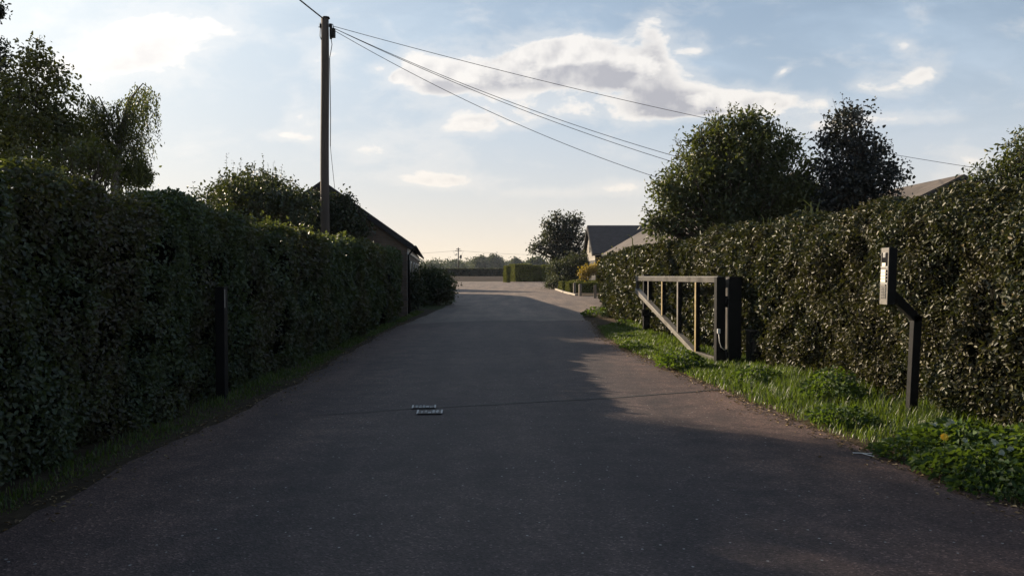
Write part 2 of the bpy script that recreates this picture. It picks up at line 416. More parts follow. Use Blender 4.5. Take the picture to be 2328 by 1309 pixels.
M_['grass'] = leaf_mat('grass_blade', [(0, (.022, .042, .011)), (.7, (.048, .082, .018)), (.93, (.088, .115, .03)), (1, (.22, .18, .09))], rough=.45, trans=.35, tcol=(.22, .32, .03))
M_['weed'] = leaf_mat('weed_leaf', [(0, (.014, .030, .011)), (.6, (.030, .062, .018)), (.9, (.055, .095, .024)), (1, (.12, .15, .06))], rough=.62, spec=.25, trans=.3, tcol=(.2, .3, .03))
M_['litter'] = leaf_mat('fallen_leaf', [(0, (.09, .055, .025)), (.6, (.20, .13, .06)), (1, (.36, .27, .15))], rough=.8, trans=.05)
M_['pale'] = leaf_mat('pale_leaf', [(0, (.20, .24, .17)), (1, (.38, .41, .33))], rough=.5, trans=.1)
M_['steel'] = plain_mat('black_painted_steel', (.006, .006, .007), (.012, .0115, .012), 7, .55, bmp=.12, bscale=60, spec=.16)
M_['gate'] = plain_mat('weathered_gate_steel', (.035, .032, .030), (.085, .077, .070), 3.5, .42, bmp=.15, bscale=50)
M_['gate_pale'] = plain_mat('pale_gate_steel', (.11, .100, .090), (.21, .195, .175), 5, .42, bmp=.15, bscale=50)  # pale bar steel; also paints sunlight onto some upright edges
M_['gate_ochre'] = plain_mat('sunlit_ochre_steel', (.17, .125, .055), (.29, .22, .10), 7, .5, bmp=.15, bscale=50)  # ochre with sunlight painted in, for upright edges
M_['galv'] = plain_mat('galvanised', (.22, .22, .22), (.42, .41, .40), 14, .4, metal=.6)
M_['grey_box'] = plain_mat('grey_plastic', (.30, .30, .30), (.38, .38, .37), 10, .5)
M_['panel'] = plain_mat('aluminium_panel', (.15, .14, .128), (.21, .195, .18), 30, .42, metal=.3)
M_['plate'] = plain_mat('cream_name_plate', (.72, .66, .54), (.80, .74, .62), 20, .45)
M_['glass'] = plain_mat('dark_glass', (.012, .012, .012), (.02, .02, .022), 5, .08, spec=.8)
M_['pole'] = plain_mat('pole_timber', (.045, .034, .030), (.11, .085, .070), 5, .85, bmp=.6, bscale=22, stretch=(1, 1, .08))
M_['timber'] = plain_mat('grey_timber', (.16, .135, .105), (.30, .26, .21), 9, .85, bmp=.4, stretch=(1, 1, .12))
M_['wire'] = plain_mat('wire_black', (.02, .02, .02), (.035, .035, .035), 5, .6)
M_['white'] = plain_mat('white_paint', (.62, .61, .58), (.76, .75, .72), 4, .5)
M_['brick'] = course_mat('dark_brick', (.12, .085, .068), (.18, .125, .098), (.13, .12, .105), .225, .075, 'xz')
M_['brick_y'] = course_mat('dark_brick_side', (.085, .055, .045), (.13, .085, .065), (.09, .08, .07), .225, .075, 'yz')
M_['tile'] = course_mat('roof_tile', (.060, .045, .042), (.085, .065, .058), (.020, .016, .015), .20, .16, 'yx', .75, .8)
M_['tile_r'] = course_mat('slate_roof', (.016, .0155, .021), (.026, .025, .032), (.008, .008, .009), .25, .20, 'xy', .6, .6)
M_['tile_b'] = course_mat('grey_sheet_roof', (.085, .069, .058), (.108, .089, .075), (.075, .062, .052), 1.0, .35, 'yx', .7, .5)
M_['board'] = course_mat('pale_weatherboard', (.24, .22, .20), (.32, .30, .27), (.14, .13, .12), 4.0, .16, 'yz', .7, .9)
M_['board_d'] = course_mat('black_weatherboard', (.020, .020, .024), (.030, .030, .034), (.008, .008, .009), 4.0, .18, 'xz', .6, .9)
M_['flower'] = plain_mat('yellow_petal', (.75, .48, .02), (.85, .58, .04), 30, .6)
M_['bag'] = plain_mat('blue_plastic', (.05, .09, .16), (.09, .14, .22), 8, .35)
M_['stone'] = plain_mat('pale_stone', (.25, .22, .18), (.38, .34, .29), 6, .85, bmp=.4)
M_['paint'] = plain_mat('worn_white_paint', (.30, .30, .30), (.62, .62, .60), 60, .7)
M_['iron'] = plain_mat('cast_iron', (.030, .030, .032), (.065, .064, .066), 40, .6, metal=.3, bmp=.3, bscale=80)
M_['tar'] = plain_mat('tar_line', (.010, .010, .011), (.020, .020, .020), 12, .7)

rng = np.random.default_rng(7)
random.seed(7)
def rnd3(n): return unit(rng.normal(size=(n, 3)))

# ------------------------------------------------------------------ ground, road, yard, field
def sheet(name, pts, z, mat, kind='structure'):
    m = MB(); m.poly([(x, y, z) for x, y in pts])
    bmesh.ops.triangulate(m.bm, faces=m.bm.faces[:])
    o = m.done(name, mat); o['kind'] = kind
    for p in o.data.polygons:
        pass
    if o.data.polygons[0].normal.z < 0: o.data.flip_normals()
    return o
sheet('ground', [(-2500, -60), (2500, -60), (2500, 3000), (-2500, 3000)], 0.0, M_['land'])
def wobble(pts, amp=.05, step=.25, seed=1):
    """resample an outline with a ragged edge"""
    out = []
    n = len(pts)
    for i in range(n):
        a = np.array(pts[i], float); b = np.array(pts[(i + 1) % n], float); L_ = np.linalg.norm(b - a)
        k = max(1, int(L_ / step)) if L_ < 60 else 1
        nrm = np.array([-(b - a)[1], (b - a)[0]]) / max(L_, 1e-6)
        for j in range(k):
            p = a + (b - a) * j / k
            q = np.array([[p[0] * 1.3, p[1] * 1.3, seed]]); q2 = q * 3.7
            w = (vnoise(q, seed)[0] - .5) * 2 + (vnoise(q2, seed + 1)[0] - .5)
            out.append(tuple(p + nrm * w * amp * (1 if j else .2)))
    return out
SURF = 23.8
R_EDGE = [(3.55, -4), (3.45, 3), (3.27, 5.05), (2.98, 7.2), (2.75, 9.2), (2.52, 11.5), (2.22, 14.5), (2.08, 17.8), (2.25, 21), (2.45, 23.8)]
TONE = [(1.6, 23.95), (.9, 23.6), (.1, 23.9), (-.8, 23.7), (-1.7, 23.2), (-2.4, 22.6)]
L_EDGE = [(-3.05, -4), (-3.05, 5), (-2.9, 11), (-3.1, 18), (-3.05, 23.8)]
road = wobble(R_EDGE + TONE + [(-3.05, 22.0)] + L_EDGE[:-1][::-1], .07, .22, 3)
sheet('driveway', road, .008, M_['asphalt'])
yard = wobble([(-3.05, 21.0), (2.25, 21.2), (2.7, 27), (3.3, 31), (4.2, 36), (5.2, 40), (5.3, 45), (3.9, 46), (3.4, 54), (3.3, 62), (3.0, 70), (3.8, 84), (12, 98), (12, 101),
               (-30, 99), (-30, 60), (-4.5, 54), (-3.6, 45), (-2.7, 38), (-2.8, 30)], .10, .35, 5)
sheet('yard', yard, .004, M_['yard'])
sheet('earth_bank', wobble([(-4.2, -4), (-2.9, -4), (-2.7, 11), (-2.8, 30), (-4.5, 32)], .08, .4, 8), .0035, M_['earth'])
sheet('verge_soil', wobble([(1.95, 12), (2.9, 3), (3.4, -4), (6.6, -4), (6.2, 7), (5.4, 13), (5.0, 28), (2.5, 28), (2.2, 24), (1.95, 18)], .08, .4, 9), .0042, M_['earth'])
sheet('ploughed_field', [(-90, 100.5), (60, 102.5), (60, 178), (-90, 178)], .006, M_['soil'])
# saw-cut filled with tar across the driveway
m = MB()
cut = []
for k in range(61):
    t = k / 60; p = GP(690, 948).lerp(GP(1640, 888), t)
    cut.append((p.x, p.y + .05 * math.sin(t * 7) + (vnoise(np.array([[t * 14, 0, 0]]), 4)[0] - .5) * .05 + (vnoise(np.array([[t * 60, 3, 0]]), 5)[0] - .5) * .022, .012 if t < .02 else .012))
wv = [.006 + .014 * min(1, t_ / 25) + .006 * vnoise(np.array([[t_ * .7, 1, 1]]), 6)[0] for t_ in range(61)]
vs = [(m.bm.verts.new((c[0], c[1] - w, c[2])), m.bm.verts.new((c[0], c[1] + w, c[2]))) for c, w in zip(cut, wv)]
for a, b in zip(vs, vs[1:]): m.bm.faces.new((a[0], b[0], b[1], a[1]))
o = m.done('tar_joint', M_['tar']); o['kind'] = 'structure'

# ------------------------------------------------------------------ hedges
def path_eval(path, H, s01):
    P = np.array([p for p in path], float); seg = np.linalg.norm(np.diff(P, axis=0), axis=1); cum = np.r_[0, np.cumsum(seg)]
    s = s01 * cum[-1]
    x = np.interp(s, cum, P[:, 0]); y = np.interp(s, cum, P[:, 1]); h = np.interp(s, cum, np.array(H, float))
    e = .05 * cum[-1]
    x2 = np.interp(np.minimum(s + e, cum[-1]), cum, P[:, 0]); y2 = np.interp(np.minimum(s + e, cum[-1]), cum, P[:, 1])
    x1 = np.interp(np.maximum(s - e, 0), cum, P[:, 0]); y1 = np.interp(np.maximum(s - e, 0), cum, P[:, 1])
    t = unit(np.stack([x2 - x1, y2 - y1, np.zeros_like(x)], 1))
    return x, y, h, t, cum[-1]
def hedge_surface(path, H, T, back, s01, sec, q):
    """sec 0 front, 1 top, 2 back; q position in the section 0..1"""
    x, y, h, t, _ = path_eval(path, H, s01)
    b = np.stack([-t[:, 1], t[:, 0], np.zeros_like(x)], 1)
    b = b * np.sign((b * np.array(back)).sum(1))[:, None]
    up = np.array([0, 0, 1.0])
    d = np.where(sec == 0, 0, np.where(sec == 1, q * T, T)); z = np.where(sec == 1, h, q * h)
    n = np.where((sec == 0)[:, None], -b, np.where((sec == 1)[:, None], up, b))
    r = .30
    k = np.clip((z - (h - r)) / r, 0, 1) ** 2 * (sec != 1)
    d = d + np.where(sec == 0, 1, -1) * k * .16
    n = unit(n + up * k[:, None] * .9)
    kt = np.clip((r - np.minimum(d, T - d)) / r, 0, 1) ** 2 * (sec == 1); z = z - kt * .12
    low = np.clip((.45 - z) / .45, 0, 1) * (sec == 0); d = d + low * .12
    P = np.stack([x, y, z], 1) + b * d[:, None]
    return P, n, h
def hedge(name, path, H, T, back, mat, n, Lref, label, seed=1, bumps=(.22, .10), asp=.55, wild=None, thin=.0, end=True):
    o = thing(name, (path[len(path) // 2][0], path[len(path) // 2][1], 0), label, 'hedge')
    # leaf density falls with distance so that leaves keep about the same size in view
    s = rng.random(n * 3); x, y, h, t, LEN = path_eval(path, H, s)
    lod = np.clip(y / 9.0, 1.0, 2.2)
    keep = rng.random(len(s)) < 1 / lod ** 2; s = s[keep][:n]; n = len(s); lod = np.clip(path_eval(path, H, s)[1] / 9.0, 1.0, 2.2)
    hm = np.mean(H); w = np.array([hm, T * .9, hm * .3]); sec = rng.choice(3, n, p=w / w.sum())
    q = rng.random(n)
    P, nr, h = hedge_surface(path, H, T, back, s, sec, q)
    bp = (vnoise(P * 1.1, seed) - .5) * 2 * bumps[0] * .6 + (vnoise(P * 3.4, seed + 1) - .5) * 2 * bumps[1]
    depth = rng.exponential(.055, n) - .02
    P = P + nr * (bp - depth)[:, None]
    P[:, 2] = np.maximum(P[:, 2], .03)
    gap = vnoise(P * np.array([2.6, 2.6, 2.2]), seed + 3)
    hollow = vnoise(P * np.array([1.25, 1.25, 1.6]), seed + 7)
    keep = ((gap > thin) | (rng.random(n) < .12)) & ((hollow > .30) | (rng.random(n) < .45)); P, nr, lod = P[keep], nr[keep], lod[keep]; n = len(P)
    N1 = unit(nr * .75 + rnd3(n) * .95 + np.array([0, 0, .35]))
    D1 = unit(np.cross(N1, rnd3(n)) + nr * .35 + np.array([0, 0, -.15]))
    L1 = Lref * lod * rng.uniform(.55, 1.4, n)
    Vs, Fs = leaf_geo(P, D1, N1, L1, L1 * asp)
    if wild:                                # loose shoots on top: leaves along short stems
        cnt, hh = wild
        ss = rng.random(cnt); se = np.ones(cnt, int); qq = rng.random(cnt) * .5
        B, _, _ = hedge_surface(path, H, T, back, ss, se, qq)
        hh_ = hh * rng.random(cnt) ** 2.2
        k = 9
        tt = np.linspace(.1, 1, k)
        dirs = unit(rnd3(cnt) * .35 + np.array([0, 0, 1.0]))
        PP = (B[:, None, :] + dirs[:, None, :] * (hh_[:, None] * tt)[:, :, None]).reshape(-1, 3) + rng.normal(size=(cnt * k, 3)) * .015
        DD = unit(np.repeat(dirs, k, 0) * .4 + rnd3(cnt * k)); NN = unit(rnd3(cnt * k) + np.array([0, 0, .6]))
        LL = Lref * 1.1 * np.clip(PP[:, 1] / 9.0, 1, 2.2) * rng.uniform(.6, 1.2, cnt * k)
        V2, F2 = leaf_geo(PP, DD, NN, LL, LL * asp); Fs = np.r_[Fs, F2 + len(Vs)]; Vs = np.r_[Vs, V2]
    link('foliage', np_mesh('foliage', Vs, Fs), mat, o)
    # woody inside: a rough core and sticks
    m = MB(); K = max(12, int(LEN / .35)); J = 9
    rings = []
    for i in range(K + 1):
        s_ = np.full(J, i / K); se = np.array([0, 0, 0, 1, 1, 1, 2, 2, 2]); qq = np.array([0.01, .5, .92, .15, .5, .85, .92, .5, .01])
        P, nr, h = hedge_surface(path, H, T, back, s_, se, qq)
        b = (vnoise(P * 1.1, seed) - .5) * 2 * bumps[0] * .6
        P = P + nr * (b - .17 - .05 * rng.random(J))[:, None]; P[[0, 8], 2] = -.02
        rings.append([m.bm.verts.new(p) for p in P])
    for a, b in zip(rings, rings[1:]):
        for j in range(J - 1): m.bm.faces.new((a[j], a[j + 1], b[j + 1], b[j]))
    m.bm.faces.new(rings[0]); m.bm.faces.new(rings[-1][::-1])
    for i in range(int(LEN * 16)):
        s_ = rng.random(1); P, nr, h = hedge_surface(path, H, T, back, s_, np.array([0]), rng.random(1) ** 1.6 * .8)
        p = Vector(P[0]) - Vector(nr[0]) * .2; d = Vector(nr[0]) * rng.uniform(.05, .24) + Vector(rnd3(1)[0]) * .16 + Vector((0, 0, .12))
        m.tube([p, p + d * .6, p + d + Vector((0, 0, .03))], [.007, .005, .003], 4, False)
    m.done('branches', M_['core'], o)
    return o
hedge('hedge', [(-3.50, 1.0), (-3.58, 9.5), (-3.42, 16), (-3.52, 25.2)], [2.22, 2.28, 2.16, 2.06], 1.15, (-1, 0, 0), M_['hedge_l'], 185000, .042,
      'long dark shaded mixed hedge along the left side of the driveway', 1, (.28, .12), .62, (420, .20), .22)
hedge('hedge', [(4.90, 3.2), (4.48, 7.1), (3.80, 12.7), (3.26, 20), (3.05, 27.5)], [2.32, 2.28, 2.20, 2.08, 2.02], 1.2, (1, 0, 0), M_['hedge_r'], 165000, .045,
      'glossy clipped hedge on the right, behind the open gate and the intercom post', 11, (.26, .13), .56, (200, .14), .17)

# ------------------------------------------------------------------ trees, bushes
class Plant:
    def __init__(s, name, base, label, cat, group=None):
        s.o = thing(name, base, label, cat, group); s.base = Vector(base); s.V = []; s.F = []; s.n = 0; s.w = MB()
    def add(s, P, D, N, L, asp=.6, fold=.28):
        V, Fq = leaf_geo(P, D, N, L, L * asp, fold); s.V.append(V); s.F.append(Fq + s.n); s.n += len(V)
    def clump(s, c, r, n, L, asp=.6, sq=1.0, spray=5, out=.6, hollow=2.4, sr=.95, seed=3, gap=.0):
        """a clump of twigs: n leaves in sprays of `spray` on an uneven ball"""
        k = max(1, n // spray); d = rnd3(k); u = rng.random(k) ** (1 / hollow)
        c = np.array(c); lump = .72 + .56 * vnoise(d * 2.3 + c, seed)
        T = c + d * (r * u * lump)[:, None] * np.array([1, 1, sq])
        if gap:
            g = vnoise(T * 2.0 / max(r, .4), seed + 5); kp = g > gap; T, d = T[kp], d[kp]; k = len(T)
        P = np.repeat(T, spray, 0) + rng.normal(size=(k * spray, 3)) * L * sr
        dd = np.repeat(d, spray, 0); m = len(P)
        N_ = unit(dd * .5 + rnd3(m) * .9 + np.array([0, 0, .5])); D_ = unit(dd * out + rnd3(m) + np.array([0, 0, -.25]))
        s.add(P, D_, N_, L * rng.uniform(.6, 1.3, m), asp)
    def shoot(s, a, b, n, L, asp=.6, r=.006, spread=.5):
        a = np.array(a); b = np.array(b); t = np.linspace(.05, 1, n)[:, None]
        P = a + (b - a) * t + rng.normal(size=(n, 3)) * L * .25
        dr = unit((b - a)[None])[0]
        s.add(P, unit(dr * spread + rnd3(n)), unit(rnd3(n) + np.array([0, 0, .6])), L * rng.uniform(.6, 1.15, n) * (1.15 - .5 * t[:, 0]), asp)
        s.w.tube([a, (a + b) / 2, b], [r, r * .7, r * .4], 4, False)
    def hang(s, a, ln, n, L, sway=.12):
        t = np.linspace(.02, 1, n); sw = rng.normal(size=2) * sway
        P = np.array(a) + np.stack([sw[0] * t ** .6 * ln, sw[1] * t ** .6 * ln, -t * ln], 1) + rng.normal(size=(n, 3)) * L * .45
        s.add(P, unit(rnd3(n) * .6 + np.array([0, 0, -1.0])), rnd3(n), L * rng.uniform(.6, 1.2, n), .42)
    def limb(s, pts, rad): s.w.tube(pts, rad, 7, False); return s
    def done(s, leafm, barkm, leafname='crown', woodname='trunk'):
        V = np.concatenate(s.V); Fq = np.concatenate(s.F)
        link(leafname, np_mesh(leafname, V, Fq), leafm, s.o)
        s.w.done(woodname, barkm, s.o)
        return s.o
def crown_tree(name, base, circles, Y, leafm, barkm, L, dens, label, cat='tree', trunk=.12, asp=.6, group=None, dyj=.5, gap=.25, seed=3, spray=5, sq=1.0, hollow=2.4, leafname='crown', limb=1.0):
    """circles: (px, py, radius px) of the clumps seen at distance Y; each is a ball of leaves at its own depth"""
    p = Plant(name, base, label, cat, group); b = Vector(base)
    cen = [PX(cx_, cy_, Y) for cx_, cy_, r in circles]; mid = sum(cen, Vector()) / len(cen)
    fork = Vector((b.x + (mid.x - b.x) * .4, b.y, b.z + max(.3, (mid.z - b.z) * .45)))
    p.limb([b - Vector((0, 0, .1)), b.lerp(fork, .5) + Vector((.05, .03, 0)), fork], [trunk * 1.25, trunk, trunk * .8])
    for (cx_, cy_, r), c in zip(circles, cen):
        R = r / F * Y
        lw = limb
        for back in (0, 1, -1):
            oy = back * R * rng.uniform(.5, 1.0) * dyj * 2 + rng.normal() * .1
            cc = Vector((c.x + (rng.normal() * R * .25 if back else 0), c.y + oy, c.z + (rng.normal() * R * .2 - .15 * R if back else 0)))
            rr = R * (1 if not back else .8)
            p.clump(cc, rr, int(dens * rr * rr * 150 * (1 if not back else .6)), L, asp, sq, spray, gap=gap, seed=seed, hollow=hollow)
            mid1 = fork.lerp(cc, .5) + Vector((rng.normal() * .08, rng.normal() * .08, .12 * R))
            p.limb([fork, mid1, cc + Vector((0, 0, R * .2))], [trunk * .45 * lw, trunk * .25 * lw, trunk * .08 * lw] if not back else [trunk * .2 * lw, trunk * .12 * lw, trunk * .05 * lw])
            for _ in range(3 if lw > .9 else 1):
                e = cc + Vector(rnd3(1)[0]) * rr * .8; p.limb([mid1, mid1.lerp(e, .6) + Vector((0, 0, .05)), e], [trunk * .16 * lw, trunk * .10 * lw, .003])
    return p

# big rounded tree and dark pointed tree behind the right hedge
Y = 18.0
T1 = crown_tree('broadleaf_tree', (PX(1680, 500, Y).x, Y, 0),
    [(1690, 330, 70), (1640, 340, 62), (1600, 370, 58), (1750, 360, 62), (1690, 290, 36), (1640, 300, 34), (1720, 290, 34), (1590, 310, 26), (1790, 330, 24), (1560, 410, 55), (1530, 440, 46),
     (1620, 430, 75), (1700, 420, 80), (1780, 420, 70), (1830, 430, 42), (1840, 370, 20), (1500, 500, 34), (1550, 490, 50), (1640, 490, 55), (1730, 480, 55), (1800, 480, 45), (1510, 430, 26), (1480, 505, 20)],
    Y, M_['elder'], M_['bark'], .098, 20, 'big rounded broadleaf tree behind the right hedge', trunk=.13, asp=.46, gap=.33, seed=5, spray=8, hollow=3.5)
for _ in range(34):
    a = rng.uniform(0, math.pi); q = PX(1680 + math.cos(a) * 165, 470 - math.sin(a) * 205, Y); T1.shoot(q - Vector((0, 0, .1)), q + Vector((math.cos(a) * .25, rng.normal() * .1, .12 + .15 * math.sin(a))), 9, .10, .4)
T1.done(M_['elder'], M_['bark'])
Y = 17.0
T2 = crown_tree('dark_tree', (PX(1955, 470, Y).x, Y, 0),
    [(1920, 290, 42), (1935, 265, 30), (1900, 320, 42), (1950, 340, 50), (1910, 380, 55), (1970, 380, 58), (1930, 430, 58), (2000, 420, 45), (1890, 430, 40), (1960, 460, 48), (2030, 395, 26), (2030, 455, 26), (1880, 375, 26), (1890, 470, 36), (1990, 350, 30)],
    Y, M_['plum'], M_['bark'], .074, 19, 'dark pointed tree with upright shoots, right of the big rounded tree', trunk=.09, asp=.75, gap=.40, seed=9, spray=7, hollow=3)
for px, py, tx, ty in [(1925, 270, 1914, 212), (1910, 280, 1894, 228), (1940, 275, 1932, 225), (1950, 280, 1965, 240), (1900, 300, 1872, 262), (1885, 340, 1868, 285), (1960, 300, 1972, 262), (1985, 340, 1982, 288),
                       (2000, 360, 1998, 305), (2020, 380, 2028, 315), (2035, 390, 2030, 330), (2045, 420, 2052, 360), (2040, 470, 2058, 410), (1880, 330, 1856, 305), (1970, 330, 1985, 270), (2010, 370, 2014, 318)]:
    T2.shoot(PX(px, py, Y), PX(tx, ty, Y + rng.normal() * .2), 16, .062, .7)
T2.done(M_['plum'], M_['bark'])
Y = 13.5
T3 = crown_tree('small_tree', (PX(2300, 470, Y).x, Y + .2, 0), [(2310, 330, 32), (2320, 365, 42), (2280, 390, 36), (2250, 400, 30), (2330, 400, 60), (2225, 395, 16), (2290, 420, 40), (2380, 350, 70), (2235, 410, 20)],
    Y, M_['elder'], M_['bark'], .085, 15, 'leafy tree at the right edge of the photo, above the hedge', trunk=.08, asp=.42, gap=.3, seed=13)
for tx, ty in [(2190, 380), (2200, 392), (2215, 375), (2285, 320), (2300, 300), (2318, 290)]: T3.shoot(PX(tx + 40, ty + 30, Y), PX(tx, ty, Y), 14, .07, .4)
T3.done(M_['elder'], M_['bark'])

# trees beyond the left hedge
Y = 12.4
T4 = crown_tree('tall_tree', (PX(60, 400, Y).x, Y, 0),
    [(95, 190, 44), (45, 215, 40), (90, 140, 30), (95, 160, 34), (93, 108, 17), (40, 265, 70), (110, 255, 50), (138, 270, 34), (60, 330, 90), (150, 320, 60), (10, 235, 40), (-40, 310, 100), (-70, 240, 70), (165, 295, 30), (200, 325, 30), (190, 350, 40), (225, 330, 20)],
    Y, M_['olive'], M_['bark'], .062, 34, 'tall olive green tree at the far left beyond the hedge', trunk=.07, asp=.62, gap=.30, seed=21, dyj=1.3, limb=.5)
for tx, ty in [(90, 80), (100, 92), (75, 118), (120, 130), (140, 180), (150, 200), (50, 150), (30, 140)]: T4.shoot(PX(tx * .7 + 28, ty + 50, Y), PX(tx, ty, Y), 14, .05, .6)
T4.done(M_['olive'], M_['bark'])
Y = 16.5
T5 = crown_tree('dark_bough_tree', (PX(-160, 300, Y).x, Y + .3, 0), [(-190, 180, 90), (-200, 80, 90), (-200, 150, 110), (-220, 40, 100), (-280, 200, 120), (-210, 280, 100), (-330, 90, 110), (-200, -20, 110), (-280, 60, 120), (-350, 0, 120), (-440, -20, 130), (-400, 120, 130), (-520, 60, 140), (-570, -90, 150), (-470, -150, 130), (-340, -120, 110)],  # crown outside the view is shaped to shade the near driveway
    Y, M_['fir'], M_['bark'], .085, 7, 'dark boughs of a tree reaching in at the left edge, its unseen crown added for shade', trunk=.04, asp=.45, gap=.25, seed=23, dyj=.8, limb=.5)
for cx_, cy_, r in [(-8, 112, 24), (2, 150, 20), (-30, 160, 34), (-6, 26, 11), (8, 178, 14), (-40, 100, 36), (-70, 150, 44)]:
    c_ = PX(cx_, cy_, 12.6); T5.clump(c_, r / F * 12.6, 520 if r < 30 else 900, .055, .45, gap=.3); T5.limb([PX(-160, 190, 15.5), PX(-90, 160, 13.6), c_], [.03, .018, .004])
T5.done(M_['fir'], M_['bark'])
# weeping birch
Y = 13.2
p = Plant('weeping_tree', (PX(268, 400, Y).x, Y, 0), 'weeping tree with hanging twigs above the left hedge', 'tree')
b = p.base
top = PX(285, 235, Y)
p.limb([b - Vector((0, 0, .1)), PX(262, 420, Y), PX(272, 320, Y), PX(290, 240, Y), PX(312, 205, Y)], [.11, .075, .05, .03, .012])
arches = [[(280, 300), (300, 220), (325, 190), (352, 212)], [(275, 310), (265, 250), (280, 225), (300, 240)], [(270, 330), (240, 250), (225, 220), (208, 235)], [(270, 330), (225, 270), (200, 215), (188, 230)],
          [(275, 320), (300, 260), (320, 225), (335, 250)], [(272, 330), (250, 280), (235, 240), (222, 260)], [(272, 300), (295, 235), (312, 200), (335, 205)], [(268, 360), (240, 310), (215, 285), (200, 300)],
          [(272, 350), (300, 310), (320, 300), (335, 330)], [(266, 380), (290, 345), (320, 340), (335, 370)]]
for ar in arches:
    for rep in range(3):
        dy = rng.normal() * .4
        pts = [PX(x_, y_, Y + dy * i / 3) for i, (x_, y_) in enumerate(ar)]
        if rep == 0: p.limb(pts, [.022, .015, .009, .004])
        for i in range(3):
            for k in range(6):
                q = pts[i].lerp(pts[i + 1], rng.random())
                if i == 0 and rng.random() < .5: continue
                p.hang(q + Vector((rng.normal() * .05, rng.normal() * .1, 0)), rng.uniform(.25, .95) * (1.0 if i else .6), 24, .046)
for cx_, cy_, r in [(310, 390, 26), (285, 398, 30), (325, 402, 18), (255, 390, 34)]: p.clump(PX(cx_, cy_, Y + .3), r / F * Y, 900, .05, .6, gap=.3)
p.done(M_['willow'], M_['birch'])
# yellow-green bush lit on top, between the tall tree and the weeping tree
T6 = crown_tree('olive_bush', (PX(200, 420, 10.8).x, 10.8, 0), [(170, 345, 34), (210, 335, 30), (235, 345, 26), (130, 370, 40), (200, 380, 50), (80, 370, 50), (20, 360, 50), (250, 385, 28)], 10.8, M_['olive'], M_['bark'], .058, 16,
    'low yellowish bush growing up behind the left hedge', 'bush', trunk=.05, gap=.2, seed=25); T6.done(M_['olive'], M_['bark'], 'foliage', 'stem')
# bush with upright shoots by the pole
Y = 21.3
T7 = crown_tree('upright_bush', (PX(590, 520, Y).x, Y, 0), [(530, 440, 36), (570, 432, 38), (610, 442, 38), (640, 450, 30), (510, 440, 20), (560, 460, 50), (620, 470, 50), (670, 450, 22), (680, 480, 40), (530, 470, 40), (700, 460, 18)],
    Y, M_['ivy'], M_['bark'], .095, 15, 'dark bush with upright leafy shoots left of the utility pole', 'bush', trunk=.06, asp=.6, gap=.24, seed=31, dyj=1.2)
for tx, ty in [(515, 348), (500, 385), (530, 365), (548, 358), (562, 370), (578, 365), (598, 352), (610, 372), (622, 368), (640, 378), (648, 392), (492, 405), (590, 380), (540, 380), (660, 405)]:
    T7.shoot(PX(tx + rng.normal() * 4, ty + 85, Y), PX(tx, ty, Y + rng.normal() * .2), 30, .075, .55)
T7.done(M_['ivy'], M_['bark'], 'foliage', 'stem')
Y = 25.2
T7b = crown_tree('shade_bush', (PX(590, 520, Y).x, Y, 0), [(540, 425, 34), (580, 412, 34), (620, 418, 34), (655, 435, 30), (600, 450, 60), (540, 460, 40), (685, 455, 22), (660, 470, 40), (505, 440, 30), (470, 460, 40)],  # extra bush added to block sun from the driveway
    Y, M_['ivy'], M_['bark'], .10, 9, 'dark bush added close behind the upright bush to shade the driveway', 'bush', trunk=.06, asp=.6, gap=.2, seed=32, dyj=.6)
T7b.done(M_['ivy'], M_['bark'], 'foliage', 'stem')
Y = 25.0
T8 = crown_tree('climbing_plant', (PX(745, 520, Y).x, Y - .1, 0), [(715, 455, 24), (750, 470, 34), (780, 470, 26), (800, 458, 10), (788, 440, 8), (760, 500, 40), (800, 500, 28), (720, 495, 34), (825, 520, 20), (700, 440, 8)],
    Y, M_['ivy'], M_['bark'], .09, 18, 'dark climbing plant over the gable end of the left barn', 'plant', trunk=.04, asp=.75, gap=.18, seed=33, dyj=.2); T8.done(M_['ivy'], M_['bark'], 'foliage', 'stem')
# bushes by the barn at the end of the left hedge
T9 = crown_tree('round_bush', (PX(990, 690, 34).x, 34.5, 0), [(960, 645, 34), (1000, 640, 30), (985, 665, 34), (1015, 655, 20), (945, 670, 30), (1020, 675, 14), (930, 650, 30), (970, 625, 22), (1005, 622, 12)],
    34.5, M_['hedge_l'], M_['bark'], .11, 15, 'rounded dark bush where the left hedge ends, at the driveway edge', 'bush', trunk=.05, gap=.1, seed=35)
for tx, ty in [(968, 602), (978, 598), (990, 604), (1000, 602), (1012, 610), (955, 605)]: T9.shoot(PX(tx, ty + 20, 34.5), PX(tx, ty, 34.5), 10, .10, .5)
T9.done(M_['hedge_l'], M_['bark'], 'foliage', 'stem')
T10 = crown_tree('tufted_bush', (PX(930, 660, 29).x, 29.2, 0), [(930, 640, 26), (915, 665, 30), (945, 670, 26), (905, 640, 22)], 29.2, M_['ivy'], M_['bark'], .10, 15, 'dark green bush against the side wall of the left barn', 'bush', trunk=.04, gap=.1, seed=36)
T10.done(M_['ivy'], M_['bark'], 'foliage', 'stem')
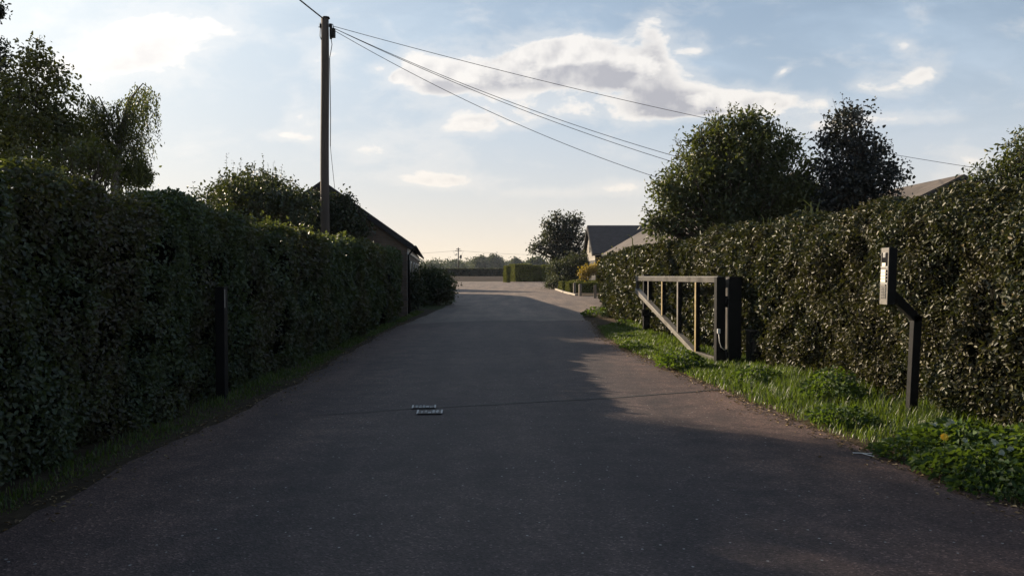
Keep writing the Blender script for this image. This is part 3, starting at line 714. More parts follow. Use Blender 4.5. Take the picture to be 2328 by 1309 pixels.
# yard planting on the right
Y = 68
T11 = crown_tree('evergreen_tree', (PX(1292, 640, Y).x, Y, 0), [(1265, 496, 10), (1264, 484, 6), (1290, 500, 13), (1310, 498, 11), (1316, 508, 8), (1290, 522, 18), (1250, 515, 13), (1244, 505, 7), (1268, 530, 22), (1300, 538, 18), (1246, 540, 15), (1226, 556, 12), (1214, 568, 8), (1240, 568, 12), (1208, 566, 4), (1270, 562, 22), (1298, 570, 20), (1326, 540, 9), (1334, 528, 5), (1318, 566, 14), (1268, 588, 16)],
    Y, M_['fir'], M_['bark'], .22, 5.0, 'dark evergreen tree with a leaning crown beyond the yard', trunk=.18, asp=.55, gap=.30, seed=41, dyj=.3, hollow=5); T11.done(M_['fir'], M_['bark'])
T12 = crown_tree('silver_shrub', (PX(1290, 645, 64).x, 64.5, 0), [(1290, 605, 24), (1265, 615, 20), (1310, 600, 24), (1330, 610, 24), (1300, 625, 26), (1275, 632, 18), (1325, 630, 22), (1345, 604, 22), (1338, 590, 14), (1352, 590, 10)],
    64.5, M_['shrub'], M_['bark'], .18, 5.5, 'grey green shrub with silvery leaves under the evergreen tree', 'shrub', trunk=.08, gap=.12, seed=43); T12.done(M_['shrub'], M_['bark'], 'foliage', 'stem')
T13 = crown_tree('mounded_shrub', (PX(1258, 650, 66).x, 62, 0), [(1250, 643, 9), (1262, 636, 12), (1275, 640, 12), (1262, 645, 8), (1285, 645, 8), (1244, 648, 5)], 62, M_['shrub'], M_['bark'], .14, 8, 'low mounded shrub at the edge of the yard', 'shrub', trunk=.04, gap=.0, seed=45); T13.done(M_['shrub'], M_['bark'], 'foliage', 'stem')
T14 = crown_tree('golden_shrub', (PX(1328, 640, 57).x, 57, 0), [(1325, 618, 9), (1335, 612, 9), (1345, 614, 9), (1355, 612, 9), (1362, 604, 8), (1320, 624, 7), (1350, 606, 7), (1338, 620, 8), (1368, 600, 7)], 57, M_['gold'], M_['bark'], .13, 9,
    'small golden leaved tree behind the wooden bollards', 'tree', trunk=.045, gap=.15, seed=47); T14.done(M_['gold'], M_['bark'])
# low ends: green creeper on the road end of the right hedge
T15 = crown_tree('hedge_end_bush', (3.35, 28.2, 0), [(1392, 590, 12), (1387, 620, 16), (1384, 650, 16), (1386, 676, 14), (1405, 585, 12), (1402, 640, 24), (1422, 575, 11)], 28.2, M_['box'], M_['bark'], .085, 12,
    'bright green bush at the far road end of the right hedge', 'bush', trunk=.04, gap=.05, seed=49); T15.done(M_['box'], M_['bark'], 'foliage', 'stem')

# clipped block hedges
def block_hedge(name, x0, x1, y0, y1, h, mat, L, n, label, group=None, cat='hedge', rot=0):
    o = thing(name, ((x0 + x1) / 2, (y0 + y1) / 2, 0), label, cat, group)
    A = np.array([(x1 - x0) * h, (x1 - x0) * h, (y1 - y0) * h, (y1 - y0) * h, (x1 - x0) * (y1 - y0)]); f = rng.choice(5, n, p=A / A.sum())
    a, c = rng.random(n), rng.random(n)
    X = np.where(f < 2, x0 + a * (x1 - x0), np.where(f == 2, x0, np.where(f == 3, x1, x0 + a * (x1 - x0))))
    Yy = np.where(f == 0, y0, np.where(f == 1, y1, np.where(f == 4, y0 + c * (y1 - y0), y0 + a * (y1 - y0))))
    Z = np.where(f == 4, h, c * h)
    nr = np.array([[0, -1, 0], [0, 1, 0], [-1, 0, 0], [1, 0, 0], [0, 0, 1]], float)[f]
    P = np.stack([X, Yy, Z], 1); P = P + nr * ((vnoise(P * 1.5, 3) - .5) * .14 - rng.exponential(.03, n))[:, None]; P[:, 2] = np.maximum(P[:, 2], .02)
    N1 = unit(nr * .8 + rnd3(n) * .8 + np.array([0, 0, .2])); D1 = unit(np.cross(N1, rnd3(n)) + nr * .4)
    leaves('foliage', P, D1, N1, L * rng.uniform(.7, 1.2, n), L * .6, mat, o)
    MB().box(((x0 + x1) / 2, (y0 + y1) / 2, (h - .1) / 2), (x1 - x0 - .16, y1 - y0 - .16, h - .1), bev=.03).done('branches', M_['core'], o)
    o.rotation_euler.z = math.radians(rot)
    return o
g = 'clipped hedge blocks at the far side of the yard'
def end_block(px_corner, Yc, w, ln, h, rot, *a):
    """block whose near left corner stands at px_corner"""
    c = PX(px_corner, HZ, Yc); r = math.radians(rot); t = Vector((math.cos(r), math.sin(r), 0)); b = Vector((-math.sin(r), math.cos(r), 0))
    m_ = Vector((c.x, Yc, 0)) + t * ln / 2 + b * w / 2
    return block_hedge('clipped_hedge' if h > 1 else 'low_hedge', m_.x - ln / 2, m_.x + ln / 2, m_.y - w / 2, m_.y + w / 2, h, M_['box'], *a, rot=rot)
end_block(1152, 93.0, 1.5, .40, 1.90, 14, .14, 3200, 'narrow clipped hedge block, leftmost of those across the yard', g)
end_block(1171, 98.0, 3.0, 2.2, 2.14, 14, .15, 8500, 'widest clipped hedge block across the yard, with a sunlit left end', g)
end_block(1211, 99.5, .8, 1.2, 1.92, 10, .15, 4500, 'lower clipped hedge block between the widest block and the last one', g)
end_block(1234, 99.0, .9, 2.0, 2.0, 10, .15, 5200, 'clipped hedge block nearest the evergreen tree', g)
g = 'low box hedges by the bollards'
end_block(1278, 57.0, .9, .5, .64, 13, .09, 2600, 'short low box hedge standing left of the long low hedge', g)
end_block(1294, 52.0, .9, 2.6, .66, 10, .09, 5200, 'long low box hedge right behind the wooden bollards', g)
end_block(1296, 57.5, .50, 3.0, .72, 10, .09, 3600, 'low box hedge running behind the long low hedge', g)

# far side: hedge row, distant trees
block_hedge('field_hedge', -14.5, -1.4, 176, 178, 1.55, M_['fir'], .32, 9000, 'long dark hedge along the far edge of the ploughed field')
P_ = Plant('wood', (-10, 520, 0), None, None)
P_.o['kind'] = 'stuff'
for i in range(150):
    px = rng.uniform(820, 1420); Yd = rng.uniform(440, 640)
    hh = rng.uniform(4.0, 7.5)
    c = PX(px, HZ, Yd); r = rng.uniform(3, 5.5)
    P_.clump((c.x, c.y, hh * .5), r, 260, 1.0, .8, hh * .5 / r, 4, hollow=4)
P_.w.tube([(-10, 520, 0), (-10, 520, 3)], [.3, .2], 6)
P_.done(M_['far'], M_['bark'], 'foliage', 'trunks')
def far_tree(px, py, rpx, Yd, label, cat='tree'):
    c = PX(px, py, Yd); R = rpx / F * Yd
    p = Plant('distant_tree', (c.x, Yd, 0), label, cat, 'distant trees on the skyline')
    p.limb([(c.x, Yd, -.1), (c.x, Yd, c.z)], [.35, .2])
    for k in range(9):
        d = rnd3(1)[0]; p.clump((c.x + d[0] * R * .6, Yd + d[1] * R * .5, c.z * .55 + d[2] * c.z * .25), R * rng.uniform(.45, .65), 420, .9, .8, hollow=4)
    p.clump((c.x, Yd, c.z - R * .45), R * .55, 700, .9, .8, hollow=4)
    return p.done(M_['far'], M_['bark'])
far_tree(1095, 588, 17, 430, 'broad dark tree on the skyline, left one of the tallest pair')
far_tree(1122, 586, 20, 425, 'broad dark tree on the skyline, right one of the tallest pair')
far_tree(1172, 594, 11, 440, 'small round skyline tree just above the narrow clipped block')
far_tree(1222, 591, 16, 330, 'green skyline tree left of the evergreen tree')
far_tree(1040, 596, 11, 470, 'small skyline tree directly behind the far utility pole')

# ------------------------------------------------------------------ buildings
# left barn
A = Vector((-3.45, 26.0, 0)); B = Vector((-6.1, 52.0, 0)); ax = (B - A).normalized(); px_ = Vector((-ax.y, ax.x, 0)) ; LB = (B - A).length
half, eave, apex = 2.69, 2.37, 4.28
rz = math.atan2(-ax.x, ax.y)
barn = thing('barn', A, 'low brick barn with a steep tiled gable behind the left hedge', 'barn', rz=rz)
# local frame: x towards the left = -x, y along the axis
def loc_part(mb, name, mat):
    me_o = mb.done(name, mat, barn, loc=(0, 0, 0)); return me_o
loc_part(MB().prism([(0, 0, 0), (-2 * half, 0, 0), (-2 * half, 0, eave), (-half, 0, apex - .06), (0, 0, eave)], (0, LB, 0)), 'wall', M_['brick'])
ov = .22; sl = (apex - eave) / half
m = MB(); m.prism([(ov, -.18, eave - sl * ov + .05), (-half, -.18, apex + .05), (-half, -.18, apex + .14), (ov, -.18, eave - sl * ov + .14)], (0, LB + .36, 0))
roof = loc_part(m, 'roof', M_['tile']); roof['label'] = 'tiled roof slope facing the driveway'
m = MB(); m.prism([(-2 * half - ov, -.18, eave - sl * ov + .05), (-half, -.18, apex + .05), (-half, -.18, apex + .14), (-2 * half - ov, -.18, eave - sl * ov + .14)], (0, LB + .36, 0)); loc_part(m, 'roof', M_['tile'])
m = MB(); m.beam((.2, -.215, eave - sl * .2 + .02), (-half, -.215, apex + .02), .03, .16); loc_part(m, 'bargeboard', M_['board_d'])
m = MB(); m.beam((-2 * half - .2, -.215, eave - sl * .2 + .02), (-half, -.215, apex + .02), .03, .16); loc_part(m, 'bargeboard', M_['board_d'])
m = MB(); m.box((.035, LB / 2, eave - .22), (.05, LB - .1, .16)); loc_part(m, 'fascia', M_['white'])
m = MB(); m.tube([(.28, -.1, eave - .09), (.28, LB, eave - .09)], .05, 8); loc_part(m, 'gutter', M_['steel'])
m = MB(); m.tube([(.26, -.06, eave - .1), (.06, -.07, eave - .35), (.06, -.07, .1)], .04, 8)
dp = loc_part(m, 'downpipe', M_['steel'])
m = MB(); m.box((.06, -.07, eave - .42), (.07, .05, .22), bev=.008); loc_part(m, 'pipe_bracket', M_['white'])
m = MB(); m.box((-.72, -.02, 1.62), (.42, .03, .15), bev=.006); lp = loc_part(m, 'notice_board', M_['white'])
m = MB(); m.box((-.60, -.02, 1.36), (.15, .03, .32), bev=.006); loc_part(m, 'notice_board', M_['white'])
m = MB(); m.box((-.85, -.06, 2.05), (.16, .12, .12), bev=.02); m.box((-.85, -.02, 2.0), (.1, .04, .3)); loc_part(m, 'wall_lamp', M_['grey_box'])
for k in range(4):
    m = MB(); m.box((.02, 4 + k * 5.5, 1.45), (.05, 1.3, .8)); w = loc_part(m, 'window', M_['white'])
    m = MB()
    for q in (-.32, .32): m.box((.05, 4 + k * 5.5 + q, 1.45), (.02, .54, .66))
    g_ = m.done('pane', M_['glass'], w, loc=(0, 0, 0))
# dark barn beyond the yard
def gable_house(name, x0, x1, y0, y1, eave, apex, along, label, wall, wall_gable, roofm, ov=.3, verge=.25):
    o = thing(name, ((x0 + x1) / 2, (y0 + y1) / 2, 0), label, 'barn')
    c = Vector(o.location)
    if along == 'x':
        ym = (y0 + y1) / 2; sl = (apex - eave) / (ym - y0)
        MB().prism([(x0, y0, 0), (x0, y1, 0), (x0, y1, eave), (x0, ym, apex - .06), (x0, y0, eave)], (x1 - x0, 0, 0)).done('wall', wall, o)
        if wall_gable: MB().prism([(x0 - .03, y0, eave - .55), (x0 - .03, y1, eave - .55), (x0 - .03, y1, eave - .02), (x0 - .03, ym, apex - .10), (x0 - .03, y0, eave - .02)], (.026, 0, 0)).done('gable_cladding', wall_gable, o)
        for s, yo in ((-1, y0), (1, y1)):
            z = eave - sl * ov; MB().prism([(x0 - verge, yo + s * ov, z + .04), (x0 - verge, ym, apex + .04), (x0 - verge, ym, apex + .14), (x0 - verge, yo + s * ov, z + .14)], (x1 - x0 + 2 * verge, 0, 0)).done('roof', roofm, o)
            MB().beam((x0 - verge - .02, yo + s * ov, z - .02), (x0 - verge - .02, ym, apex - .02), .035, .17).done('bargeboard', M_['board_d'], o)
        MB().tube([(x0 - verge, y0 - ov - .05, eave - sl * ov), (x1 + verge, y0 - ov - .05, eave - sl * ov)], .06, 8).done('gutter', M_['steel'], o)
    else:
        xm = (x0 + x1) / 2; sl = (apex - eave) / (xm - x0)
        MB().prism([(x0, y0, 0), (x1, y0, 0), (x1, y0, eave), (xm, y0, apex - .06), (x0, y0, eave)], (0, y1 - y0, 0)).done('wall', wall, o)
        for s, xo in ((-1, x0), (1, x1)):
            z = eave - sl * ov; MB().prism([(xo + s * ov, y0 - verge, z + .04), (xm, y0 - verge, apex + .04), (xm, y0 - verge, apex + .14), (xo + s * ov, y0 - verge, z + .14)], (0, y1 - y0 + 2 * verge, 0)).done('roof', roofm, o)
            for yy in (y0 - verge - .02, y1 + verge + .02):
                MB().beam((xo + s * ov, yy, z - .02), (xm, yy, apex - .02), .035, .17).done('bargeboard', M_['board_d'], o)
        MB().tube([(x0 - ov - .05, y0 - verge, eave - sl * ov), (x0 - ov - .05, y1 + verge, eave - sl * ov)], .06, 8).done('gutter', M_['steel'], o)
    return o
bh = gable_house('barn', 6.15, 14, 58.4, 66.0, 2.75, 4.85, 'x', 'black boarded barn with a slate roof and pale lit gable beyond the yard', M_['board_d'], M_['board'], M_['tile_r'])
MB().box((6.10, 62.2, 3.3), (.05, .9, .9), bev=.01).done('loft_door', M_['board_d'], bh)
gable_house('barn', 4.95, 11.0, 22.5, 40.0, 2.40, 4.15, 'y', 'long barn with a brown grey sheet roof just behind the right hedge', M_['board_d'], None, M_['tile_b'])
gable_house('barn', 9.4, 16.4, 22.9, 48.0, 2.4, 4.12, 'y', 'barn whose pale grey roof shows between the dark tree and the right edge tree', M_['brick'], None, M_['tile_b'])

gable_house('barn', -24, -14.2, 61.0, 69.0, 4.2, 7.3, 'x', 'tall dark barn added out of sight behind the low brick barn, shading the far yard', M_['board_d'], None, M_['tile_r'])  # added barn, mostly hidden, there to cast the shadow band on the yard

# ------------------------------------------------------------------ gate, posts, intercom
HG = Vector((3.34, 12.8, 0)); TP = Vector((2.84, 17.9, 0)); gd = (TP - HG); gu = gd.normalized()
gate = thing('swing_gate', HG, 'open black steel gate with a sloping lower bar beside the verge', 'gate')
zt = lambda t: 1.425 - .045 * t
at = lambda t, z: HG + gd * t + Vector((0, 0, z))
MB().beam(at(-.012, zt(0) - .045), at(1.012, zt(1) - .045), .075, .092).done('top_rail', M_['gate'], gate)
MB().beam(at(-.012, zt(0) + .006), at(1.016, zt(1) + .006), .084, .007, bev=.002).done('sunlit_top', M_['galv'], gate)  # pale strip added: sun along the rail top put into the colour
MB().beam(at(-.012, .07), at(.215, .07), .075, .10).done('bottom_rail', M_['gate'], gate)
m = MB(); m.beam(at(.205, .06), at(1.02, 1.065), .07, .085); m.beam(at(.21, .112), at(1.0, 1.117), .10, .012, bev=.002)
m.done('diagonal_bar', M_['gate_pale'], gate)
zlow = lambda t: .06 + max(0, (t - .2)) / .8 * 1.04
for t in (.2, .4, .6, .8):
    MB().beam(at(t, zlow(t) + .05), at(t, zt(t) - .092), .07, .075, up=(gu.x, gu.y, 0)).done('upright', M_['steel'], gate)
    sd_ = Vector((-gu.y, gu.x, 0)) * .0385
    MB().beam(at(t, zlow(t) + .05) + sd_, at(t, zt(t) - .094) + sd_, .006, .072, up=(gu.x, gu.y, 0), bev=.001).done('sunlit_strip', M_[{.2: 'gate_ochre', .4: 'gate_pale', .6: 'gate_ochre', .8: 'gate_pale'}[t]], gate)  # paler strips: the sunlit side of each upright put into the colour
MB().beam(at(1.0, 1.10), at(1.0, zt(1) - .092), .07, .06, up=(gu.x, gu.y, 0)).done('end_upright', M_['gate'], gate)
MB().beam(at(-.012, .02), at(-.012, zt(0) + .004), .15, .12, up=(gu.x, gu.y, 0), bev=.006).done('hinge_stile', M_['steel'], gate)
for z in (1.03, .17):
    m = MB(); m.box(HG + Vector((.10, -.06, z)), (.18, .07, .10), bev=.008); m.tube([HG + Vector((.10, -.10, z - .09)), HG + Vector((.10, -.10, z + .09))], .022, 10)
    h = m.done('hinge', M_['steel'], gate)
    m = MB()
    for k in range(3): m.tube([HG + Vector((-.06 + k * .035, -.125, z + .045 - .02 * k)), HG + Vector((-.06 + k * .035, -.165, z + .045 - .02 * k))], .021, 8)
    m.done('bolt', M_['white'], h)
MB().box(HG + Vector((-.03, -.145, .56)), (.05, .035, .075), bev=.006).done('junction_box', M_['white'], gate)
m = MB(); m.tube([HG + Vector((-.03 + .0, -.15, .52)), HG + Vector((-.025, -.17, .40)), HG + Vector((0, -.18, .31)), HG + Vector((.05, -.17, .265)), HG + Vector((.115, -.12, .27))], .006, 6); m.done('cable', M_['white'], gate)

gp = thing('gate_post', (3.58, 12.78, 0), 'thick black square post the gate hangs from', 'post')
MB().box((3.58, 12.78, .70), (.20, .22, 1.44), bev=.006).done('post', M_['steel'], gp)
MB().box((3.477, 12.79, .74), (.006, .20, 1.34), bev=.002).done('sunlit_face', M_['gate'], gp)  # paler face added: sun on the post's left side painted in
MB().box((3.58, 12.78, 1.425), (.208, .228, .014), bev=.003).done('cap', M_['steel'], gp)
sp_ = thing('gate_stop_post', (3.2, 18.85, 0), 'black post standing behind the tip of the open gate', 'post')
MB().box((3.2, 18.85, .70), (.15, .15, 1.46), bev=.006).done('post', M_['steel'], sp_)
m = MB(); m.box((3.19, 18.76, .52), (.22, .06, .16), bev=.01); m.box((3.10, 18.73, .55), (.05, .05, .1), bev=.006); m.done('catch', M_['steel'], sp_)
cb_ = thing('control_box', (3.85, 12.52, 0), 'short black gate motor cabinet beside the thick gate post', 'cabinet')
MB().box((3.85, 12.52, .285), (.22, .24, .58), bev=.012).done('body', M_['steel'], cb_)
MB().box((3.85, 12.52, .586), (.24, .26, .018), bev=.005).done('lid', M_['gate'], cb_)
MB().box((3.85, 12.397, .36), (.15, .006, .22), bev=.002).done('door', M_['gate'], cb_)
lp_ = thing('gate_post', (-3.46, 9.5, 0), 'dark square post against the left hedge', 'post')
MB().box((-3.49, 9.5, .66), (.11, .12, 1.34), bev=.006).done('post', M_['steel'], lp_)
MB().box((-3.431, 9.45, 1.20), (.008, .016, .22), bev=.002).done('catch_plate', M_['galv'], lp_)
MB().box((-3.49, 9.5, 1.333), (.116, .126, .012), bev=.003).done('cap', M_['steel'], lp_)
for o_ in lp_.children: pass

ic = thing('intercom', (4.10, 8.05, 0), 'black entry intercom on a cranked post in the right verge', 'intercom')
m = MB(); m.beam((4.07, 8.05, -.05), (4.115, 8.05, 1.08), .085, .085, up=(0, 1, 0), bev=.006); m.done('post', M_['steel'], ic)
m = MB(); m.beam((4.13, 8.05, 1.03), (3.80, 8.05, 1.36), .085, .085, up=(0, 1, 0), bev=.006); m.done('arm', M_['steel'], ic)
hx, hy, hz, hh, hw, hd = 3.815, 8.02, 1.48, .575, .165, .085
tilt = Matrix.Rotation(math.radians(1.5), 3, 'Y')
MB().box((hx, hy, hz), (hd, hw, hh), tilt, bev=.006).done('housing', M_['steel'], ic)
def onface(dy, dz, sy, sz, th=.006, out=.0): return (hx - hd / 2 - out + math.sin(math.radians(1.5)) * dz * 1.0, hy + dy, hz + dz), (th, sy, sz)
def face(name, parent, mat, *r, bev=.0015, th=.006, out=.0):
    m = MB()
    for dy, dz, sy, sz in r:
        c, s = onface(dy, dz, sy, sz, th, out); m.box(c, s, tilt, bev=bev)
    me = m.done(name, mat, ic) if parent is ic else None
    if me is None:
        me = m.done(name, mat); me.data.transform(Matrix.Translation(-Vector(ic.location))); me.parent = parent
    return me
pan = face('front_panel', ic, M_['panel'], (0, 0, hw - .004, hh - .004))
cw = face('camera_window', pan, M_['glass'], (0, .170, hw - .035, .135), th=.004, out=.005)
face('camera_label', pan, M_['plate'], (.005, .118, .075, .034), th=.003, out=.009)
face('lens', pan, M_['galv'], (0, .212, .05, .05), th=.006, out=.009, bev=.0025)
for dz_ in (.093, -.075): face('divider', pan, M_['grey_box'], (0, dz_, hw - .01, .010), th=.006, out=.004)
for k in range(4):
    face('name_plate', pan, M_['plate'], (.018, .052 - k * .033, .098, .028), th=.004, out=.005)
    face('call_button', pan, M_['glass'], (-.055, .052 - k * .033, .022, .022), th=.008, out=.006)
face('keypad', pan, M_['iron'], (0, -.165, .11, .125), th=.004, out=.005)
for r in range(4):
    for c in range(3): face('key', pan, M_['panel'], (-.032 + c * .032, -.122 - r * .029, .02, .019), th=.005, out=.008)
face('lock', pan, M_['glass'], (-.04, -.092, .016, .016), th=.006, out=.005, bev=.002)

# two small covers set in the driveway
for k, (cx_, cy_, w, d, an, lab) in enumerate([(964, 927.5, .265, .20, .08, 'small square metal cover in the driveway, the farther of two'), (977, 939.5, .275, .24, .06, 'small square metal cover in the driveway, the nearer of two')]):
    q = GP(cx_, cy_)
    c = thing('access_cover', (q.x, q.y, .009), lab, 'cover', 'small access covers in the driveway', rz=an)
    bx = lambda mb, x, y, sx, sy, z=.012, h=.006: mb.box((x, y, z), (sx, sy, h), bev=.0012)
    m = MB(); bx(m, 0, 0, w - .02, d - .02, .007, .008); m.done('plate', M_['iron'], c, loc=(0, 0, 0))
    for sy_ in (-1, 1):
        m = MB(); bx(m, 0, sy_ * (d / 2 - .005), w - .036, .010); m.done('rim', M_['iron'], c, loc=(0, 0, 0))
    for sx_ in (-1, 1):
        m = MB(); bx(m, sx_ * (w / 2 - .008), 0, .018, d * .9); m.done('worn_edge', M_['paint'], c, loc=(0, 0, 0))
    rr = random.Random(3 + k)
    for i in range(5):
        for j in range(3):
            if rr.random() < .8:
                m = MB(); bx(m, -w * .30 + i * w * .15, -d * .26 + j * d * .26, w * rr.uniform(.05, .12), d * rr.uniform(.08, .18)); m.done('raised_mark', M_['paint'], c, loc=(0, 0, 0))

# ------------------------------------------------------------------ utility pole and wires
YP = 24.0
pb = PX(739, HZ, YP); ptop = PX(741, 42, YP)
pole = thing('utility_pole', (pb.x, YP, 0), 'tall wooden utility pole rising behind the left hedge', 'pole')
HP = ptop.z
m = MB(); nn = 14
m.tube([(pb.x + .03 * t + .012 * math.sin(t * 9), YP, -.2 + (HP + .2) * t) for t in [i / nn for i in range(nn + 1)]], [.145 - .03 * i / nn for i in range(nn + 1)], 16)
m.done('shaft', M_['pole'], pole)
tx = ptop.x
MB().tube([(tx, YP, HP - .01), (tx, YP, HP + .035)], [.122, .105], 16).done('cap', M_['steel'], pole)
m = MB(); m.box((tx + .20, YP - .02, HP - .45), (.16, .16, .27), bev=.02); m.box((tx + .15, YP - .02, HP - .60), (.06, .08, .06), bev=.01); m.done('junction_box', M_['steel'], pole)
m = MB(); m.box((tx + .15, YP - .05, HP - .24), (.09, .10, .12), bev=.02); m.tube([(tx + .12, YP - .05, HP - .18), (tx + .22, YP - .06, HP - .20), (tx + .24, YP - .06, HP - .30)], .012, 6); m.done('wire_bracket', M_['steel'], pole)
m = MB(); m.box((tx - .15, YP - .02, HP - .24), (.07, .08, .12), bev=.015); m.tube([(tx - .22, YP - .02, HP - .27), (tx - .10, YP - .02, HP - .27)], .012, 6); m.tube([(tx - .17, YP - .02, HP - .14), (tx - .17, YP - .02, HP - .28)], .012, 6); m.done('wire_bracket', M_['steel'], pole)
m = MB(); m.tube([(tx - .16, YP - .04, HP - .3), (tx - .17, YP - .05, HP - .55), (tx - .135, YP - .06, HP - .65)], .012, 6)
m.tube([(tx + .16, YP - .04, HP - .62), (tx + .19, YP - .05, HP - .80), (tx + .15, YP - .06, HP - 1.05), (tx + .13, YP - .1, HP - 1.2)], .012, 6)
m.tube([(tx + .12, YP - .06, HP - 1.2), (tx + .135, YP - .05, HP - 3.0), (tx + .125, YP - .05, HP - 3.85)], .012, 6); m.done('cable', M_['wire'], pole)
def wire(a, b, sag, label, r=.009, group='overhead wires from the utility pole', name='overhead_wire'):
    a, b = Vector(a), Vector(b); n = 28
    pts = [a.lerp(b, t) - Vector((0, 0, 4 * sag * t * (1 - t))) for t in [i / n for i in range(n + 1)]]
    o = MB().tube(pts, r, 5, False).done(name, M_['wire'], None)
    c = o.data.vertices[0].co.copy(); o.data.transform(Matrix.Translation(-c)); o.location = c
    return tag(o, label, 'wire', group)
w0 = PX(757, 60, YP)
wire(w0, PX(2330, 398, 30), .40, 'topmost of the wires running right from the utility pole, over both trees')
wire(w0 - Vector((0, 0, .05)), PX(1640, 384, 24.5), .30, 'wire from the utility pole to the big tree, upper one of the close pair')
wire(w0 - Vector((0, .05, .06)), PX(1620, 395, 24.5), .28, 'wire from the utility pole to the big tree, lower one of the close pair')
wire(w0 - Vector((.02, 0, .10)), PX(1600, 436, 25), .42, 'lowest of the wires running right from the utility pole')
wire((tx - .05, YP - .12, HP - .05), (-8.4, -8, 8.9), .45, 'thick cable from the utility pole up and out of the top of the photo', .022)
wire((tx + .12, YP - .05, HP - 3.8), PX(761, 428, 25.6), .03, 'thin slack wire from the utility pole down to the left barn', .008)
# far pole
fp = PX(1042, 612, 290)
fo = thing('utility_pole', (fp.x, 290, 0), 'distant utility pole with crossarms standing in the fields', 'pole')
HT = PX(1042, 563, 290).z
MB().tube([(fp.x, 290, -.2), (fp.x, 290, HT)], [.26, .2], 8).done('shaft', M_['pole'], fo)
MB().box((fp.x, 290, HT - .55), (1.5, .2, .25)).done('crossarm', M_['pole'], fo)
MB().box((fp.x, 290, HT - 1.15), (2.4, .2, .22)).done('crossarm', M_['pole'], fo)
m = MB(); m.tube([(fp.x + .9, 290, HT - 3.9), (fp.x + .9, 290, HT - 2.7)], .38, 10); m.box((fp.x + .4, 290, HT - 3.5), (.9, .2, .2)); m.done('transformer', M_['steel'], fo)
m = MB(); m.tube([(fp.x - .85, 290, HT - 2.7), (fp.x - .85, 290, HT - 2.2)], .28, 10); m.box((fp.x - .4, 290, HT - 2.45), (.8, .14, .14)); m.done('switch_box', M_['galv'], fo)
for s in (-1, 1):
    m = MB(); m.tube([(fp.x + s * 1.9, 290, HT - 1.2)] + [(fp.x + s * (1.9 - .25 * k), 290, HT - 1.2 - .55 * k) for k in range(1, 4)] + [(fp.x + s * .7, 290, HT - 3.0)], .045, 5); m.done('jumper_cable', M_['wire'], fo)
wire((fp.x - 1.1, 290, HT - 1.15), (fp.x - 62, 282, HT - 2.6), 1.0, 'faint wire running left from the distant utility pole', .035, 'wires of the distant pole')
wire((fp.x + 1.1, 290, HT - 1.15), (fp.x + 62, 296, HT - 2.2), 1.0, 'faint wire running right from the distant utility pole', .035, 'wires of the distant pole')

# ------------------------------------------------------------------ bollards, stones, small things
def bollard():
    o = thing('bollard', (0, 0, 0), '', 'bollard', 'wooden bollards by the low hedges')
    m = MB(); m.box((0, 0, .33), (.15, .15, .68), bev=.012); m.done('post', M_['timber'], o, loc=(0, 0, 0))
    m = MB(); m.box((0, 0, .68), (.13, .13, .03), bev=.012); m.done('top', M_['timber'], o, loc=(0, 0, 0))
    return o
def copy_thing(o, loc, label, rz=0):
    c = o.copy(); COL.objects.link(c); c.location = loc; c.rotation_euler = (0, 0, rz); c['label'] = label
    for ch in o.children:
        d = ch.copy(); COL.objects.link(d); d.parent = c
    return c
b0 = bollard()
b1 = copy_thing(b0, (GP(1319, 673).x, GY(673), 0), 'wooden bollard, middle one of the three in the yard', .1)
b2 = copy_thing(b0, (GP(1353, 678).x, GY(678), 0), 'wooden bollard closest to the right hedge', -.1)
b0.location = (GP(1306, 668).x, GY(668), 0); b0['label'] = 'wooden bollard farthest left, in front of the end of the low hedge'; b0.rotation_euler = (0, 0, .05)
for k, (px, lab) in enumerate([(1337.5, 'short white post behind the low hedges, leftmost of four'), (1341.5, 'short white post behind the low hedges, second from the left of four'), (1352.5, 'short white post behind the low hedges, third from the left of four'), (1356.5, 'short white post behind the low hedges, rightmost of four')]):
    q = PX(px, HZ, 59.5)
    m = MB(); m.box((q.x, 59.5, .48), (.11, .11, .98), bev=.02); m.box((q.x, 59.5, .98), (.13, .13, .04), bev=.01)
    o = m.done('white_post', M_['white']); o.data.transform(Matrix.Translation((-q.x, -59.5, 0))); o.location = (q.x, 59.5, 0)
    tag(o, lab, 'post', 'white posts behind the low hedges')
for (a, b, lab) in [((3.45, 52.3), (3.75, 46.4), 'pale stone kerb along the bed in front of the low hedges'), ((3.32, 60), (3.44, 52.8), 'pale stone kerb along the bed by the mounded shrub')]:
    o = MB().beam((*a, .045), (*b, .045), .14, .11, bev=.015).done('kerb', M_['stone']); c = Vector(((a[0] + b[0]) / 2, (a[1] + b[1]) / 2, 0)); o.data.transform(Matrix.Translation(-c)); o.location = c
    tag(o, lab, 'kerb')
sheet('planting_bed', wobble([(3.45, 46.3), (9, 46.3), (9, 92), (4.2, 84), (3.2, 70), (3.5, 60), (3.55, 52)], .1, .5, 12), .0075, M_['earth'])
# crumpled blue bag
bm = bmesh.new(); bmesh.ops.create_icosphere(bm, subdivisions=4, radius=1)
for v in bm.verts:
    q = np.array([[v.co.x * 1.7, v.co.y * 1.7, v.co.z * 1.7]]); k = 1 + (vnoise(q, 8)[0] - .5) * .9 + (vnoise(q * 2.6, 9)[0] - .5) * .5
    v.co = Vector((v.co.x * .24 * k * (1 - .55 * max(0, v.co.z)), v.co.y * .15 * k, (v.co.z + .8) * .15 * k))
    v.co.z = max(v.co.z, 0)
me = bpy.data.meshes.new('plastic_bag'); bm.to_mesh(me); bm.free()
tag(link('plastic_bag', me, M_['bag'], None, (GP(1437, 727).x, GY(727), .006)), 'crumpled blue plastic bag under the right hedge', 'bag')

